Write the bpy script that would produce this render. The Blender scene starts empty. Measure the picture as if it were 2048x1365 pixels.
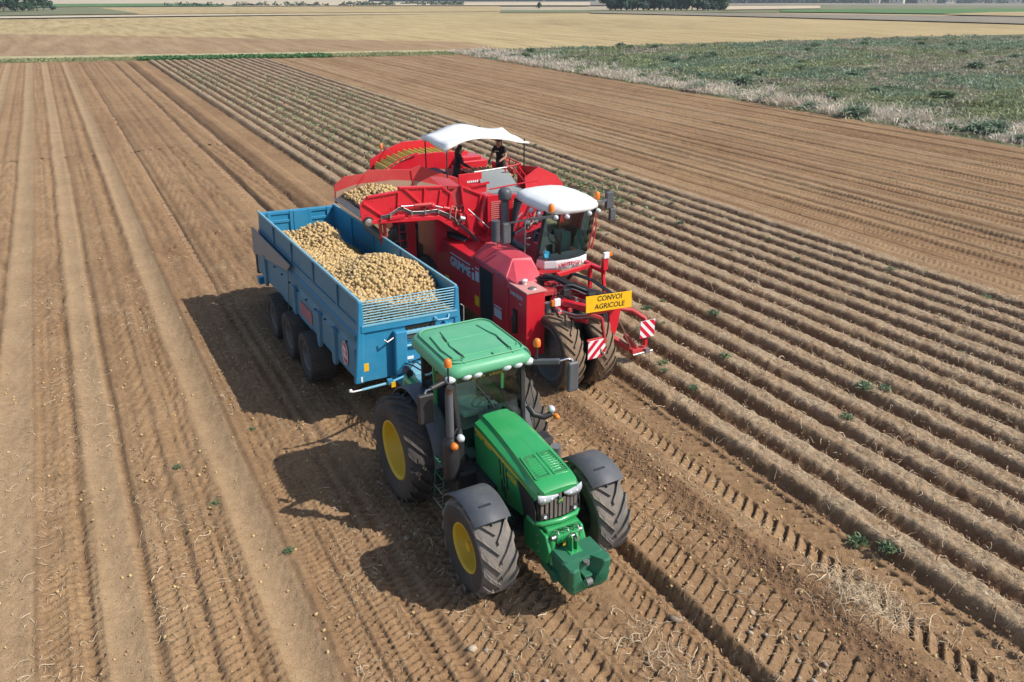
import bpy, bmesh, math, random
import numpy as np
from mathutils import Vector, Matrix
R = math.radians
random.seed(7); np.random.seed(7)
scene = bpy.context.scene
col = scene.collection

# ---------------------------------------------------------------- camera, sky, sun, exposure
cam = bpy.data.cameras.new("camera"); cam.lens = 28.0; cam.sensor_width = 36.0
cam.clip_start = 0.1; cam.clip_end = 6000
cam_o = bpy.data.objects.new("camera", cam); col.objects.link(cam_o)
cam_o.location = (0, 0, 8.9); cam_o.rotation_euler = (R(90 - 24.157), 0, R(-28.779))
scene.camera = cam_o

SUN = Vector((2.33, -2.12, 3.05)).normalized()          # direction towards the sun
elev = math.asin(SUN.z); azim = math.atan2(SUN.x, SUN.y)  # azimuth clockwise from +Y
world = bpy.data.worlds.new("World"); scene.world = world; world.use_nodes = True
wn = world.node_tree
sky = wn.nodes.new("ShaderNodeTexSky"); sky.sky_type = 'NISHITA'; sky.sun_disc = False
sky.sun_elevation = elev; sky.sun_rotation = azim; sky.altitude = 100; sky.dust_density = 1.6; sky.air_density = 1.0
bgn = wn.nodes["Background"]; wn.links.new(sky.outputs[0], bgn.inputs[0]); bgn.inputs[1].default_value = 0.125
sun = bpy.data.lights.new("sun", 'SUN'); sun.energy = 4.3; sun.angle = R(0.53); sun.color = (1.0, 0.955, 0.88)
sun_o = bpy.data.objects.new("sun", sun); col.objects.link(sun_o)
sun_o.rotation_euler = SUN.to_track_quat('Z', 'Y').to_euler()
vs = scene.view_settings; vs.view_transform = 'Standard'; vs.look = 'None'; vs.exposure = 0.25; vs.gamma = 1.0
vs.use_curve_mapping = False
scene.cycles.max_bounces = 4; scene.cycles.diffuse_bounces = 2; scene.cycles.volume_bounces = 0; scene.cycles.transparent_max_bounces = 8

# ---------------------------------------------------------------- helpers
def tag(o, label=None, cat=None, group=None, kind=None):
    if label: o["label"] = label
    if cat: o["category"] = cat
    if group: o["group"] = group
    if kind: o["kind"] = kind
    return o
def empty(name, loc, label, cat, group=None, rz=0.0):
    o = bpy.data.objects.new(name, None); col.objects.link(o)
    o.location = loc; o.rotation_euler = (0, 0, rz); o.empty_display_size = 0.3
    return tag(o, label, cat, group)
def world_of(o):
    m = Matrix.LocRotScale(o.location, o.rotation_euler, o.scale)
    return world_of(o.parent) @ m if o.parent else m
def copy_tree(o, parent=None):
    c = o.copy(); col.objects.link(c); c.parent = parent
    for ch in list(o.children): copy_tree(ch, c)
    return c

class MB:
    """collects shapes in scene coordinates; build() links them as ONE mesh object"""
    def __init__(s): s.v = []; s.f = []; s.m = []; s.sm = []
    def add(s, vs, fs, mi=0, smooth=False):
        n = len(s.v); s.v += [tuple(p) for p in vs]
        s.f += [tuple(i + n for i in f) for f in fs]; s.m += [mi] * len(fs); s.sm += [smooth] * len(fs)
        return s
    def bx(s, x0, x1, y0, y1, z0, z1, mi=0):
        vs = [(x0,y0,z0),(x1,y0,z0),(x1,y1,z0),(x0,y1,z0),(x0,y0,z1),(x1,y0,z1),(x1,y1,z1),(x0,y1,z1)]
        return s.add(vs, [(0,3,2,1),(4,5,6,7),(0,1,5,4),(1,2,6,5),(2,3,7,6),(3,0,4,7)], mi)
    def box(s, c, size, rot=None, mi=0):
        hx, hy, hz = [q / 2 for q in size]; M = rot if rot is not None else Matrix.Identity(3)
        vs = [Vector(c) + M @ Vector(p) for p in [(-hx,-hy,-hz),(hx,-hy,-hz),(hx,hy,-hz),(-hx,hy,-hz),(-hx,-hy,hz),(hx,-hy,hz),(hx,hy,hz),(-hx,hy,hz)]]
        return s.add(vs, [(0,3,2,1),(4,5,6,7),(0,1,5,4),(1,2,6,5),(2,3,7,6),(3,0,4,7)], mi)
    def beam(s, p, q, w, h, up=(0,0,1), mi=0):
        p, q = Vector(p), Vector(q); d = (q - p); L = d.length; d.normalize()
        u = Vector(up)
        if abs(u.dot(d)) > .98: u = Vector((1,0,0))
        sd = d.cross(u).normalized(); u = sd.cross(d).normalized()
        M = Matrix((sd, d, u)).transposed()
        return s.box((p + q) / 2, (w, L, h), M, mi)
    def cyl(s, p, q, r, n=14, r2=None, mi=0, cap=True):
        return s.tube([p, q], [r, r if r2 is None else r2], n, cap, mi)
    def tube(s, pts, r, n=8, cap=True, mi=0):
        pts = [Vector(p) for p in pts]; k = len(pts)
        rr = r if isinstance(r, (list, tuple)) else [r] * k
        vs = []; prev = None
        for i, p in enumerate(pts):
            t = (pts[min(i+1,k-1)] - pts[max(i-1,0)])
            if t.length < 1e-9: t = Vector((0,0,1))
            t.normalize()
            if prev is None:
                a = Vector((0,0,1)) if abs(t.z) < .9 else Vector((1,0,0))
                prev = t.cross(a).normalized()
            x = (prev - t * prev.dot(t))
            if x.length < 1e-6: x = t.orthogonal()
            x.normalize(); prev = x; y = t.cross(x)
            for j in range(n):
                a = 2*math.pi*j/n; vs.append(p + (x*math.cos(a) + y*math.sin(a)) * rr[i])
        fs = []
        for i in range(k-1):
            for j in range(n):
                a = i*n+j; b = i*n+(j+1)%n; fs.append((a,b,b+n,a+n))
        n0 = len(s.v); s.add(vs, fs, mi, True)
        if cap:
            s.add(vs[:n], [tuple(range(n-1,-1,-1))], mi); s.add(vs[-n:], [tuple(range(n))], mi)
        return s
    def lathe(s, prof, c, axis='x', n=32, mi=0, smooth=True):
        """prof: list of (radius, offset along axis)"""
        c = Vector(c); vs = []
        for r, a in prof:
            for j in range(n):
                t = 2*math.pi*j/n; co, si = math.cos(t)*r, math.sin(t)*r
                vs.append(c + (Vector((a,co,si)) if axis == 'x' else Vector((si,a,co)) if axis == 'y' else Vector((co,si,a))))
        fs = [(i*n+j, i*n+(j+1)%n, (i+1)*n+(j+1)%n, (i+1)*n+j) for i in range(len(prof)-1) for j in range(n)]
        return s.add(vs, fs, mi, smooth)
    def prism(s, poly, axis, a, b, mi=0):
        """poly in the plane perpendicular to axis: x->(y,z) y->(x,z) z->(x,y)"""
        def P(p, t): return (t,p[0],p[1]) if axis == 'x' else (p[0],t,p[1]) if axis == 'y' else (p[0],p[1],t)
        n = len(poly); vs = [P(p,a) for p in poly] + [P(p,b) for p in poly]
        fs = [tuple(range(n)), tuple(range(2*n-1,n-1,-1))] + [(i,i+n,(i+1)%n+n,(i+1)%n) for i in range(n)]
        return s.add(vs, fs, mi)
    def loft(s, rings, cap=True, mi=0, smooth=False, closed=True):
        n = len(rings[0]); vs = [p for r in rings for p in r]; m = n if closed else n-1
        fs = [(i*n+j, i*n+(j+1)%n, (i+1)*n+(j+1)%n, (i+1)*n+j) for i in range(len(rings)-1) for j in range(m)]
        s.add(vs, fs, mi, smooth)
        if cap: s.add(rings[0], [tuple(range(n-1,-1,-1))], mi); s.add(rings[-1], [tuple(range(n))], mi)
        return s
    def ball(s, c, r, n=10, sc=(1,1,1), mi=0, half=False):
        c = Vector(c); prof = []
        m = n//2
        rings = []
        for i in range(m+1):
            t = math.pi*i/m*(0.5 if half else 1); rings.append([(c.x+sc[0]*r*math.sin(t)*math.cos(2*math.pi*j/n), c.y+sc[1]*r*math.sin(t)*math.sin(2*math.pi*j/n), c.z+sc[2]*r*math.cos(t)) for j in range(n)])
        return s.loft(rings, False, mi, True)
    def sheet(s, p, mi=0, thick=0.0, up=(0,0,1)):
        s.add(p, [tuple(range(len(p)))], mi)
        return s
    def plate(s, pts, nrm, t, mi=0):
        """flat polygon (3d points) given thickness t along nrm"""
        nv = Vector(nrm).normalized()*t; n = len(pts)
        vs = [Vector(p) for p in pts] + [Vector(p)+nv for p in pts]
        return s.add(vs, [tuple(range(n-1,-1,-1)), tuple(range(n,2*n))] + [(i,(i+1)%n,(i+1)%n+n,i+n) for i in range(n)], mi)
    def build(s, name, mat, parent=None, bevel=0.0, xf=None, seg=2, fixn=True):
        mats = mat if isinstance(mat, (list,tuple)) else [mat]
        V = s.v
        if xf is not None: V = [xf @ Vector(p) for p in V]
        if parent is not None:
            inv = world_of(parent).inverted(); V = [inv @ Vector(p) for p in V]
        me = bpy.data.meshes.new(name); me.from_pydata([tuple(p) for p in V], [], s.f)
        for m in mats: me.materials.append(m)
        me.polygons.foreach_set("material_index", s.m); me.polygons.foreach_set("use_smooth", s.sm)
        if fixn:
            bm = bmesh.new(); bm.from_mesh(me); bmesh.ops.recalc_face_normals(bm, faces=bm.faces); bm.to_mesh(me); bm.free()
        me.update()
        o = bpy.data.objects.new(name, me); col.objects.link(o)
        if parent is not None: o.parent = parent
        if bevel > 0:
            b = o.modifiers.new("bevel", 'BEVEL'); b.width = bevel; b.segments = seg; b.limit_method = 'ANGLE'; b.angle_limit = R(35)
            b.harden_normals = False
        return o

def np_mesh(name, V, F, mat, parent=None, smooth=False, attrs=None):
    """fast mesh from numpy arrays; F is an (n,k) int array"""
    me = bpy.data.meshes.new(name); n, k = F.shape
    me.vertices.add(len(V)); me.vertices.foreach_set("co", np.asarray(V, np.float32).ravel())
    me.loops.add(n*k); me.loops.foreach_set("vertex_index", F.astype(np.int32).ravel())
    me.polygons.add(n); me.polygons.foreach_set("loop_start", np.arange(0, n*k, k, dtype=np.int32))
    me.polygons.foreach_set("loop_total", np.full(n, k, np.int32))
    if smooth: me.polygons.foreach_set("use_smooth", np.ones(n, bool))
    for m in (mat if isinstance(mat, (list,tuple)) else [mat]): me.materials.append(m)
    me.update(calc_edges=True)
    for an, av in (attrs or {}).items():
        if av.ndim == 1:
            a = me.attributes.new(an, 'FLOAT', 'POINT'); a.data.foreach_set("value", av.astype(np.float32))
        else:
            a = me.attributes.new(an, 'FLOAT_COLOR', 'POINT')
            c4 = np.ones((len(av),4), np.float32); c4[:,:3] = av; a.data.foreach_set("color", c4.ravel())
    o = bpy.data.objects.new(name, me); col.objects.link(o)
    if parent is not None: o.parent = parent
    return o

# ---------------------------------------------------------------- noise (numpy)
def _h(ix, iy, seed):
    n = (ix.astype(np.int64)*374761393 + iy.astype(np.int64)*668265263 + seed*974634541) & 0x7fffffff
    n = ((n ^ (n >> 13)) * 1274126177) & 0x7fffffff
    return ((n ^ (n >> 16)) & 0xffff) / 65535.0
def vnoise(x, y, seed=0):
    ix = np.floor(x); iy = np.floor(y); fx = x-ix; fy = y-iy
    fx = fx*fx*(3-2*fx); fy = fy*fy*(3-2*fy)
    a = _h(ix,iy,seed); b = _h(ix+1,iy,seed); c = _h(ix,iy+1,seed); d = _h(ix+1,iy+1,seed)
    return (a+(b-a)*fx)*(1-fy) + (c+(d-c)*fx)*fy
def fbm(x, y, seed=0, o=4, g=.5):
    t = 0; a = 1; s = 0
    for i in range(o):
        t = t + a*vnoise(x*2**i, y*2**i, seed+i*17); s += a; a *= g
    return t/s
def sst(a, b, x):
    t = np.clip((x-a)/(b-a), 0, 1); return t*t*(3-2*t)

# ---------------------------------------------------------------- materials
def new_mat(name):
    m = bpy.data.materials.new(name); m.use_nodes = True
    nt = m.node_tree; b = nt.nodes["Principled BSDF"]
    return m, nt, b
def N(nt, t, **kw):
    n = nt.nodes.new(t)
    for k, v in kw.items(): setattr(n, k, v)
    return n
def noise_node(nt, scale, detail=4, rough=.55, vec=None):
    n = N(nt, "ShaderNodeTexNoise"); n.inputs["Scale"].default_value = scale; n.inputs["Detail"].default_value = detail; n.inputs["Roughness"].default_value = rough
    if vec is not None: nt.links.new(vec, n.inputs["Vector"])
    return n
def ramp(nt, fac, stops):
    r = N(nt, "ShaderNodeValToRGB"); e = r.color_ramp.elements
    while len(e) < len(stops): e.new(.5)
    for i, (p, c) in enumerate(stops):
        e[i].position = p; e[i].color = (*c, 1) if len(c) == 3 else c
    nt.links.new(fac, r.inputs[0]); return r
def mixc(nt, fac, a, b, mode='MIX'):
    m = N(nt, "ShaderNodeMix", data_type='RGBA', blend_type=mode)
    for sock, val in ((m.inputs[0], fac), (m.inputs[6], a), (m.inputs[7], b)):
        if isinstance(val, (int, float)): sock.default_value = val
        elif isinstance(val, (tuple, list)): sock.default_value = (*val, 1) if len(val) == 3 else val
        else: nt.links.new(val, sock)
    return m.outputs[2]
def bump(nt, b, height, strength=.3, dist=.02):
    n = N(nt, "ShaderNodeBump"); n.inputs["Strength"].default_value = strength; n.inputs["Distance"].default_value = dist
    nt.links.new(height, n.inputs["Height"]); nt.links.new(n.outputs[0], b.inputs["Normal"]); return n
def gpos(nt): return N(nt, "ShaderNodeNewGeometry").outputs["Position"]
def paint(name, c, rough=.35, dust=.25, metal=0.0, dustc=(.36,.25,.16), scale=2.5, coat=.0, fade=.15):
    """painted metal: colour varies a little, dried soil dust in patches and speckles"""
    m, nt, b = new_mat(name); p = gpos(nt)
    n1 = noise_node(nt, scale, 6, .62, p); n2 = noise_node(nt, 60, 3, .6, p)
    base = mixc(nt, n1.outputs[0], tuple(q*(1-fade) for q in c), tuple(min(1,q*(1+fade)+.01*fade) for q in c))
    r1 = ramp(nt, n1.outputs[0], [(.42,(0,0,0)),(.78,(1,1,1))]); r2 = ramp(nt, n2.outputs[0], [(.40,(0,0,0)),(.72,(1,1,1))])
    mm = N(nt, "ShaderNodeMath", operation='MULTIPLY'); nt.links.new(r1.outputs[0], mm.inputs[0]); nt.links.new(r2.outputs[0], mm.inputs[1])
    ad = N(nt, "ShaderNodeMath", operation='MULTIPLY_ADD'); nt.links.new(mm.outputs[0], ad.inputs[0]); ad.inputs[1].default_value = dust; ad.inputs[2].default_value = dust*.22
    nt.links.new(mixc(nt, ad.outputs[0], base, dustc), b.inputs["Base Color"])
    ra = N(nt, "ShaderNodeMath", operation='MULTIPLY_ADD'); nt.links.new(ad.outputs[0], ra.inputs[0]); ra.inputs[1].default_value = .7; ra.inputs[2].default_value = rough; ra.use_clamp = True
    nt.links.new(ra.outputs[0], b.inputs["Roughness"]); b.inputs["Metallic"].default_value = metal
    if coat: b.inputs["Coat Weight"].default_value = coat; b.inputs["Coat Roughness"].default_value = .12
    return m
def plain(name, c, rough=.6, metal=0.0, emit=0.0):
    m, nt, b = new_mat(name); p = gpos(nt); n1 = noise_node(nt, 9, 4, .6, p)
    nt.links.new(mixc(nt, n1.outputs[0], tuple(q*.78 for q in c), tuple(min(1,q*1.2) for q in c)), b.inputs["Base Color"])
    b.inputs["Roughness"].default_value = rough; b.inputs["Metallic"].default_value = metal
    return m
def attr_mat(name, rough=.8, trans=0.0, var=.2, attr="col", scale=6.0):
    """colour from a per-piece attribute, with grain; leaves let some light through"""
    m, nt, b = new_mat(name)
    a = N(nt, "ShaderNodeAttribute"); a.attribute_name = attr
    n1 = noise_node(nt, scale, 3, .6, gpos(nt))
    r = ramp(nt, n1.outputs[0], [(.3,(1-var,)*3),(.7,(1+var,)*3)])
    nt.links.new(mixc(nt, 1.0, a.outputs["Color"], r.outputs[0], 'MULTIPLY'), b.inputs["Base Color"])
    b.inputs["Roughness"].default_value = rough
    if trans:
        tr = N(nt, "ShaderNodeBsdfTranslucent"); nt.links.new(a.outputs["Color"], tr.inputs[0])
        ms = N(nt, "ShaderNodeMixShader"); ms.inputs[0].default_value = trans
        nt.links.new(b.outputs[0], ms.inputs[1]); nt.links.new(tr.outputs[0], ms.inputs[2])
        nt.links.new(ms.outputs[0], nt.nodes["Material Output"].inputs[0])
    return m
def glass_mat(name, tint, refl=.06):
    m, nt, b = new_mat(name); nt.nodes.remove(b)
    tr = N(nt, "ShaderNodeBsdfTransparent"); tr.inputs[0].default_value = (*tint, 1)
    gl = N(nt, "ShaderNodeBsdfGlossy"); gl.inputs[1].default_value = .03; gl.inputs[0].default_value = (.9,.95,.95,1)
    fr = N(nt, "ShaderNodeFresnel"); fr.inputs[0].default_value = 1.5
    ms = N(nt, "ShaderNodeMixShader"); nt.links.new(fr.outputs[0], ms.inputs[0]); nt.links.new(tr.outputs[0], ms.inputs[1]); nt.links.new(gl.outputs[0], ms.inputs[2])
    nt.links.new(ms.outputs[0], nt.nodes["Material Output"].inputs[0]); return m

def text_part(s, size, xform, mat, parent, name="lettering", extrude=.004, align='LEFT', bold=.0):
    """flat lettering as a mesh; xform maps text space (x right, y up, z out) to the scene"""
    cu = bpy.data.curves.new("t", 'FONT'); cu.body = s; cu.size = size; cu.extrude = extrude; cu.align_x = align; cu.resolution_u = 3; cu.offset = bold*size
    to = bpy.data.objects.new("t", cu); col.objects.link(to)
    dg = bpy.context.evaluated_depsgraph_get(); me = bpy.data.meshes.new_from_object(to.evaluated_get(dg))
    bpy.data.objects.remove(to); bpy.data.curves.remove(cu)
    inv = world_of(parent).inverted() if parent else Matrix.Identity(4)
    me.transform(inv @ xform); me.materials.clear(); me.materials.append(mat); me.name = name
    o = bpy.data.objects.new(name, me); col.objects.link(o); o.parent = parent; return o
def frame(origin, xdir, ydir):
    x = Vector(xdir).normalized(); y = Vector(ydir).normalized(); z = x.cross(y).normalized(); y = z.cross(x)
    M = Matrix.Identity(4)
    for i in range(3): M[i][0], M[i][1], M[i][2], M[i][3] = x[i], y[i], z[i], origin[i]
    return M
# ================================================================ GROUND
RX0, RSP, RN = 10.72, 0.87, 16                 # first ridge edge, row spacing, number of ridges
RX1 = RX0 + RSP*RN
def field_end(X): return 118.6 - .29*X         # where the worked field stops at the verge

def lugs(X, Y, xc, w, p, ang, duty=.42, ph=0.0):
    """tractor tyre print: two rows of slanted bars, 0..1"""
    d = X-xc; s = np.abs(d)
    yy = Y + s*math.tan(ang) + np.where(d > 0, p*.5, 0) + ph
    t = np.mod(yy/p, 1.0)
    bar = 1 - t*(1-sst(.90,.985,t)) * 1.1                      # tilted pads with one steep edge each
    bar = bar + np.where(d > 0,1.5,.7)*np.exp(-((t-.94)/.06)**2)
    return bar*(1-sst(w*.46,w*.5,s))*sst(.0,.03,s)
def band(X, a, b, e=.06): return sst(a-e,a+e,X)*(1-sst(b-e,b+e,X))

def soil(X, Y):
    """height and colour mix (moist 0..1, pale 0..1, straw 0..1) of the field surface"""
    wob = (vnoise(X*0+3, Y/9, 5)-.5)*.10 + (vnoise(X*0+9, Y/2.3, 6)-.5)*.03
    Xw = X + wob
    n1 = fbm(X/.9, Y/1.6, 11, 4); nf = fbm(X/.16, Y/.16, 23, 3); nl = fbm(X/3.5, Y/6, 31, 3); vf = vnoise(X/.055, Y/.055, 41)
    streak = fbm(Xw/.33, Y/30, 51, 4, .6)            # lengthwise streaks left by the tines
    z = (n1-.5)*.07 + (nf-.5)*.035 + (vf-.5)*.012
    moist_shade = .40 + (nl-.5)*.7; pale = np.clip((fbm(X/.5,Y/.9,61,3)-.42)*1.1, 0, 1)*.6; straw = np.zeros_like(X)
    # ---- left harvested strip
    L = X < RX0+.02
    near = np.exp(-np.maximum(Y-12,0)/60)
    if L.any():
        x, y, xw = X[L], Y[L], Xw[L]
        zz = z[L]; mo = moist_shade[L]; pa = pale[L]; st = streak[L]
        fine = fbm(xw/.085, y/22, 57, 3, .6)
        zz += (st-.5)*.07*sst(4.2,2.0,x) + (st-.5)*.02 + (fine-.5)*.035*sst(6,2.0,x); mo = mo + (fine-.5)*.5*sst(6,2,x)
        # smooth dry furrow bottoms
        for a, b, dpt in ((1.26,1.88,.07),(-.95,-.36,.05),(-2.6,-1.92,.05),(-4.7,-4.1,.05),(-6.6,-6.0,.05)):
            m = band(xw,a,b,.09); k = (xw-a)/(b-a)
            zz = zz*(1-.6*m) - dpt*m*np.clip(1-((k-.5)*2)**2*.8,0,1) - .010*m*lugs(xw, y, (a+b)/2, b-a, .075, .25); pa = pa*(1-m)+m*(.55+.3*n1[L]); mo = mo*(1-m)+m*(.15 + .4*np.exp(-((k-.60)/.2)**2)*(x>1)); zz -= .05*np.exp(-((xw-b-.03)/.05)**2)*(.5+.5*n1[L]); mo = mo+.30*np.exp(-((xw-b-.05)/.08)**2)
        pa = np.clip(pa + .10*sst(3.4,-.5,x), 0, 1); mo = mo - .10*sst(3.0,-1.5,x)
        # narrow dark wheel ruts
        for xc, w, dpt, far in ((-.27,.10,.10,1),(3.52,.13,.12,1),(3.22,.07,.05,1),(2.1,.05,.05,1),(.45,.06,.04,1),(-1.75,.05,.05,1),(-3.4,.07,.07,1),(-5.4,.07,.07,1),(6.80,.17,.20,sst(20,26,y)),(8.30,.17,.20,sst(20,26,y)),(3.22,.15,.16,sst(18,30,y)),(5.2,.07,.06,1),(4.7,.06,.05,sst(18,26,y)),(-1.15,.06,.07,1),(.95,.05,.05,1),(1.05,.10,.09,sst(24,34,y)),(-2.75,.06,.07,1),(-4.9,.06,.07,1)):
            m = np.exp(-((xw-xc)/w)**2)*far*(.55+.45*np.sin(y*2*math.pi/.27)**2); zz -= dpt*m; mo = mo+ m*.35
        # trailer tyre prints (fine) and tractor prints (coarse)
        for xc, w, p, a, dpt in ((2.45,.62,.135,.40,.06),(3.05,.5,.14,.40,.06),(4.15,.95,.19,.62,.062),(5.35,1.0,.21,.55,.05),(.85,.6,.17,.4,.058),(.15,.6,.16,.4,.058),(-1.4,.7,.18,.4,.058),(-3.1,.9,.2,.4,.045),(6.72,.72,.185,.62,.065),(7.85,1.25,.23,.50,.07)):
            l = lugs(xw, y, xc, w, p, a); zz -= dpt*l*(.6+.6*n1[L]); mo = mo + .16*l
            l2 = lugs(xw, y*1.03, xc+.12, w*.9, p*1.21, -a*.8, .3, .07); zz -= dpt*.55*l2
        # trench edge left of the right-hand prints, higher ground beyond
        notch = .06*np.sign(np.sin(y*2*math.pi/.24))*.35
        zz += .11*sst(7.02+notch*.6,7.16+notch*.6,xw)*(1-sst(8.3,8.9,x)*.6)*sst(60,20,y); zz -= .09*np.exp(-((xw-7.0)/.09)**2)*sst(60,25,y)
        # crumbly slope, then the big harvester prints
        zz += .13*sst(8.45,8.62,xw)*0 + .12*sst(8.55,9.05,xw) - .16*sst(9.35,9.75,xw)
        mb = band(xw,8.5,9.08,.08); mo = np.clip(mo+.42*mb,0,1.2); pa = pa*(1-mb)  # strip darkened in the colour: damp soil plus shade of the slope facing away
        zz += mb*(vf[L]-.5)*.03
        l = lugs(xw, y, 10.02, 1.22, .255, .62, .40); front = 1-sst(14.0,14.6,y)
        zz -= .10*l*front; mo = mo + .12*l
        zz += .05*np.clip(fbm(xw/.3,y/.25,77,3)-.42,0,1)*2*np.exp(-((xw-10.62-.05*np.sin(y*3.1))/.07)**2)*front
        mo = mo + .02*sst(4,9,x); pa = pa*(1-.2*sst(4,9,x))
        z[L] = zz; moist_shade[L] = mo; pale[L] = pa
    # ---- ridges
    M = (X >= RX0+.02) & (X < RX1)
    if M.any():
        x, y, xw = X[M], Y[M], X[M] + wob[M]*.5
        k = np.floor((xw-RX0)/RSP); t = np.abs((xw-RX0)/RSP - k - .5)*2
        lump = fbm(xw/.22, y/.3, 71, 3)
        top = 1-sst(.36+.10*(lump-.5), .93, t)
        crumb = fbm(xw/.10, y/.10, 73, 3); hk = .24 + .05*(_h(k,k*0,3)-.5) + .05*(fbm(k*7.7, y/1.3, 81, 3)-.5)
        zz = hk*top + (lump-.5)*.040*(.4+top*.6) + (crumb-.5)*.045 + (nf[M]-.5)*.05 + (vf[M]-.5)*.02 - .05*(k > 12)*(1-top)
        z[M] = zz - .02; moist_shade[M] = .40 + .45*sst(.35,.7,t) + (lump-.5)*.5; straw[M] = (1-sst(.42,.70,t))*np.clip(.55+1.2*(fbm(x/.2,y/.35,91,3)-.35),0,1); pale[M] = pale[M]*.4  # flank colour darkened: painted shade over damp soil, beside the paler crests
    # ---- right harvested part
    Q = X >= RX1
    if Q.any():
        x, y, xw = X[Q], Y[Q], Xw[Q]
        s1 = fbm(xw/.75, y/60, 101, 3, .6); s2 = vnoise(xw/.28, y/45, 105)
        s3 = fbm(xw/.45, y/50, 107, 3, .6); zz = z[Q]*.8 + (s1-.5)*.16 + (s2-.5)*.07 + (s3-.5)*.07
        for xc in (26.6,28.0,28.85,30.2,31.1,31.9,33.6,34.7,35.9,37.3,39.0,40.1,40.8,42.6,44.2,45.2,46.3,48.2):
            zz -= .10*np.exp(-((xw-xc)/.10)**2); moist_shade[Q] += .3*np.exp(-((xw-xc)/.14)**2)
            l = lugs(xw, y, xc-.55, .8, .215, .5, .45); zz -= .055*l; moist_shade[Q] += .22*(l-.5)*(l > 0)
        moist_shade[Q] += .10 + .3*(s1-.5)*-1 + .18*sst(27.5,25,x); pale[Q] = pale[Q]*.5 + .55*np.clip((s3-.5)*4,0,1) + .3*np.clip((s2-.55)*3,0,1)
        z[Q] = zz
    e = sst(0,1.2, field_end(X)-Y); z = z*e
    return z, np.clip(moist_shade,0,1), np.clip(pale,0,1), np.clip(straw,0,1)

def soil_mat():
    m, nt, b = new_mat("soil"); p = gpos(nt)
    a = [N(nt, "ShaderNodeAttribute") for _ in range(3)]
    for q, nm in zip(a, ("moist_shade","pale","straw")): q.attribute_name = nm
    n1 = noise_node(nt, 7, 5, .68, p); n2 = noise_node(nt, 45, 3, .72, p); n3 = noise_node(nt, .8, 3, .6, p)
    dry = ramp(nt, n1.outputs[0], [(.25,(.272,.168,.086)),(.55,(.360,.230,.122)),(.85,(.45,.300,.168))])
    wet_shade = ramp(nt, n1.outputs[0], [(.25,(.145,.081,.042)),(.60,(.230,.134,.071)),(.9,(.32,.195,.108))])  # dark end of the soil mix, for damp soil and painted shade alike
    pal = ramp(nt, n1.outputs[0], [(.25,(.330,.224,.128)),(.6,(.402,.282,.164)),(.9,(.478,.345,.208))])
    c = mixc(nt, a[0].outputs["Fac"], dry.outputs[0], wet_shade.outputs[0])
    c = mixc(nt, a[1].outputs["Fac"], c, pal.outputs[0])
    st = N(nt, "ShaderNodeMapping"); nt.links.new(p, st.inputs[0]); st.inputs["Scale"].default_value = (30,9,30); st.inputs["Rotation"].default_value = (0,0,.5)
    n4 = noise_node(nt, 1.6, 3, .75, st.outputs[0])
    sc = ramp(nt, n4.outputs[0], [(.30,(.19,.125,.075)),(.50,(.37,.275,.175)),(.70,(.60,.49,.35))])
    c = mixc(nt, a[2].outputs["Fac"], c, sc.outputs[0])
    g = ramp(nt, n2.outputs[0], [(.28,(.58,.56,.54)),(.55,(1,1,1)),(.80,(1.28,1.27,1.25))])
    c = mixc(nt, .8, c, g.outputs[0], 'MULTIPLY')
    g3 = ramp(nt, n3.outputs[0], [(.3,(.86,.85,.84)),(.7,(1.1,1.1,1.1))]); c = mixc(nt, .8, c, g3.outputs[0], 'MULTIPLY')
    nt.links.new(c, b.inputs["Base Color"]); b.inputs["Roughness"].default_value = .95
    if "Specular IOR Level" in b.inputs: b.inputs["Specular IOR Level"].default_value = .15
    hs = N(nt, "ShaderNodeMath", operation='MULTIPLY_ADD'); nt.links.new(n2.outputs[0], hs.inputs[0]); hs.inputs[1].default_value = .7; nt.links.new(n1.outputs[0], hs.inputs[2])
    bump(nt, b, hs.outputs[0], .8, .03)
    return m
SOIL = soil_mat()
BANDS = ((1.5,13.0,.034,.034),(13.0,25.0,.05,.07),(25.0,52.0,.08,.22),(52.0,125.0,.12,.9))
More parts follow.
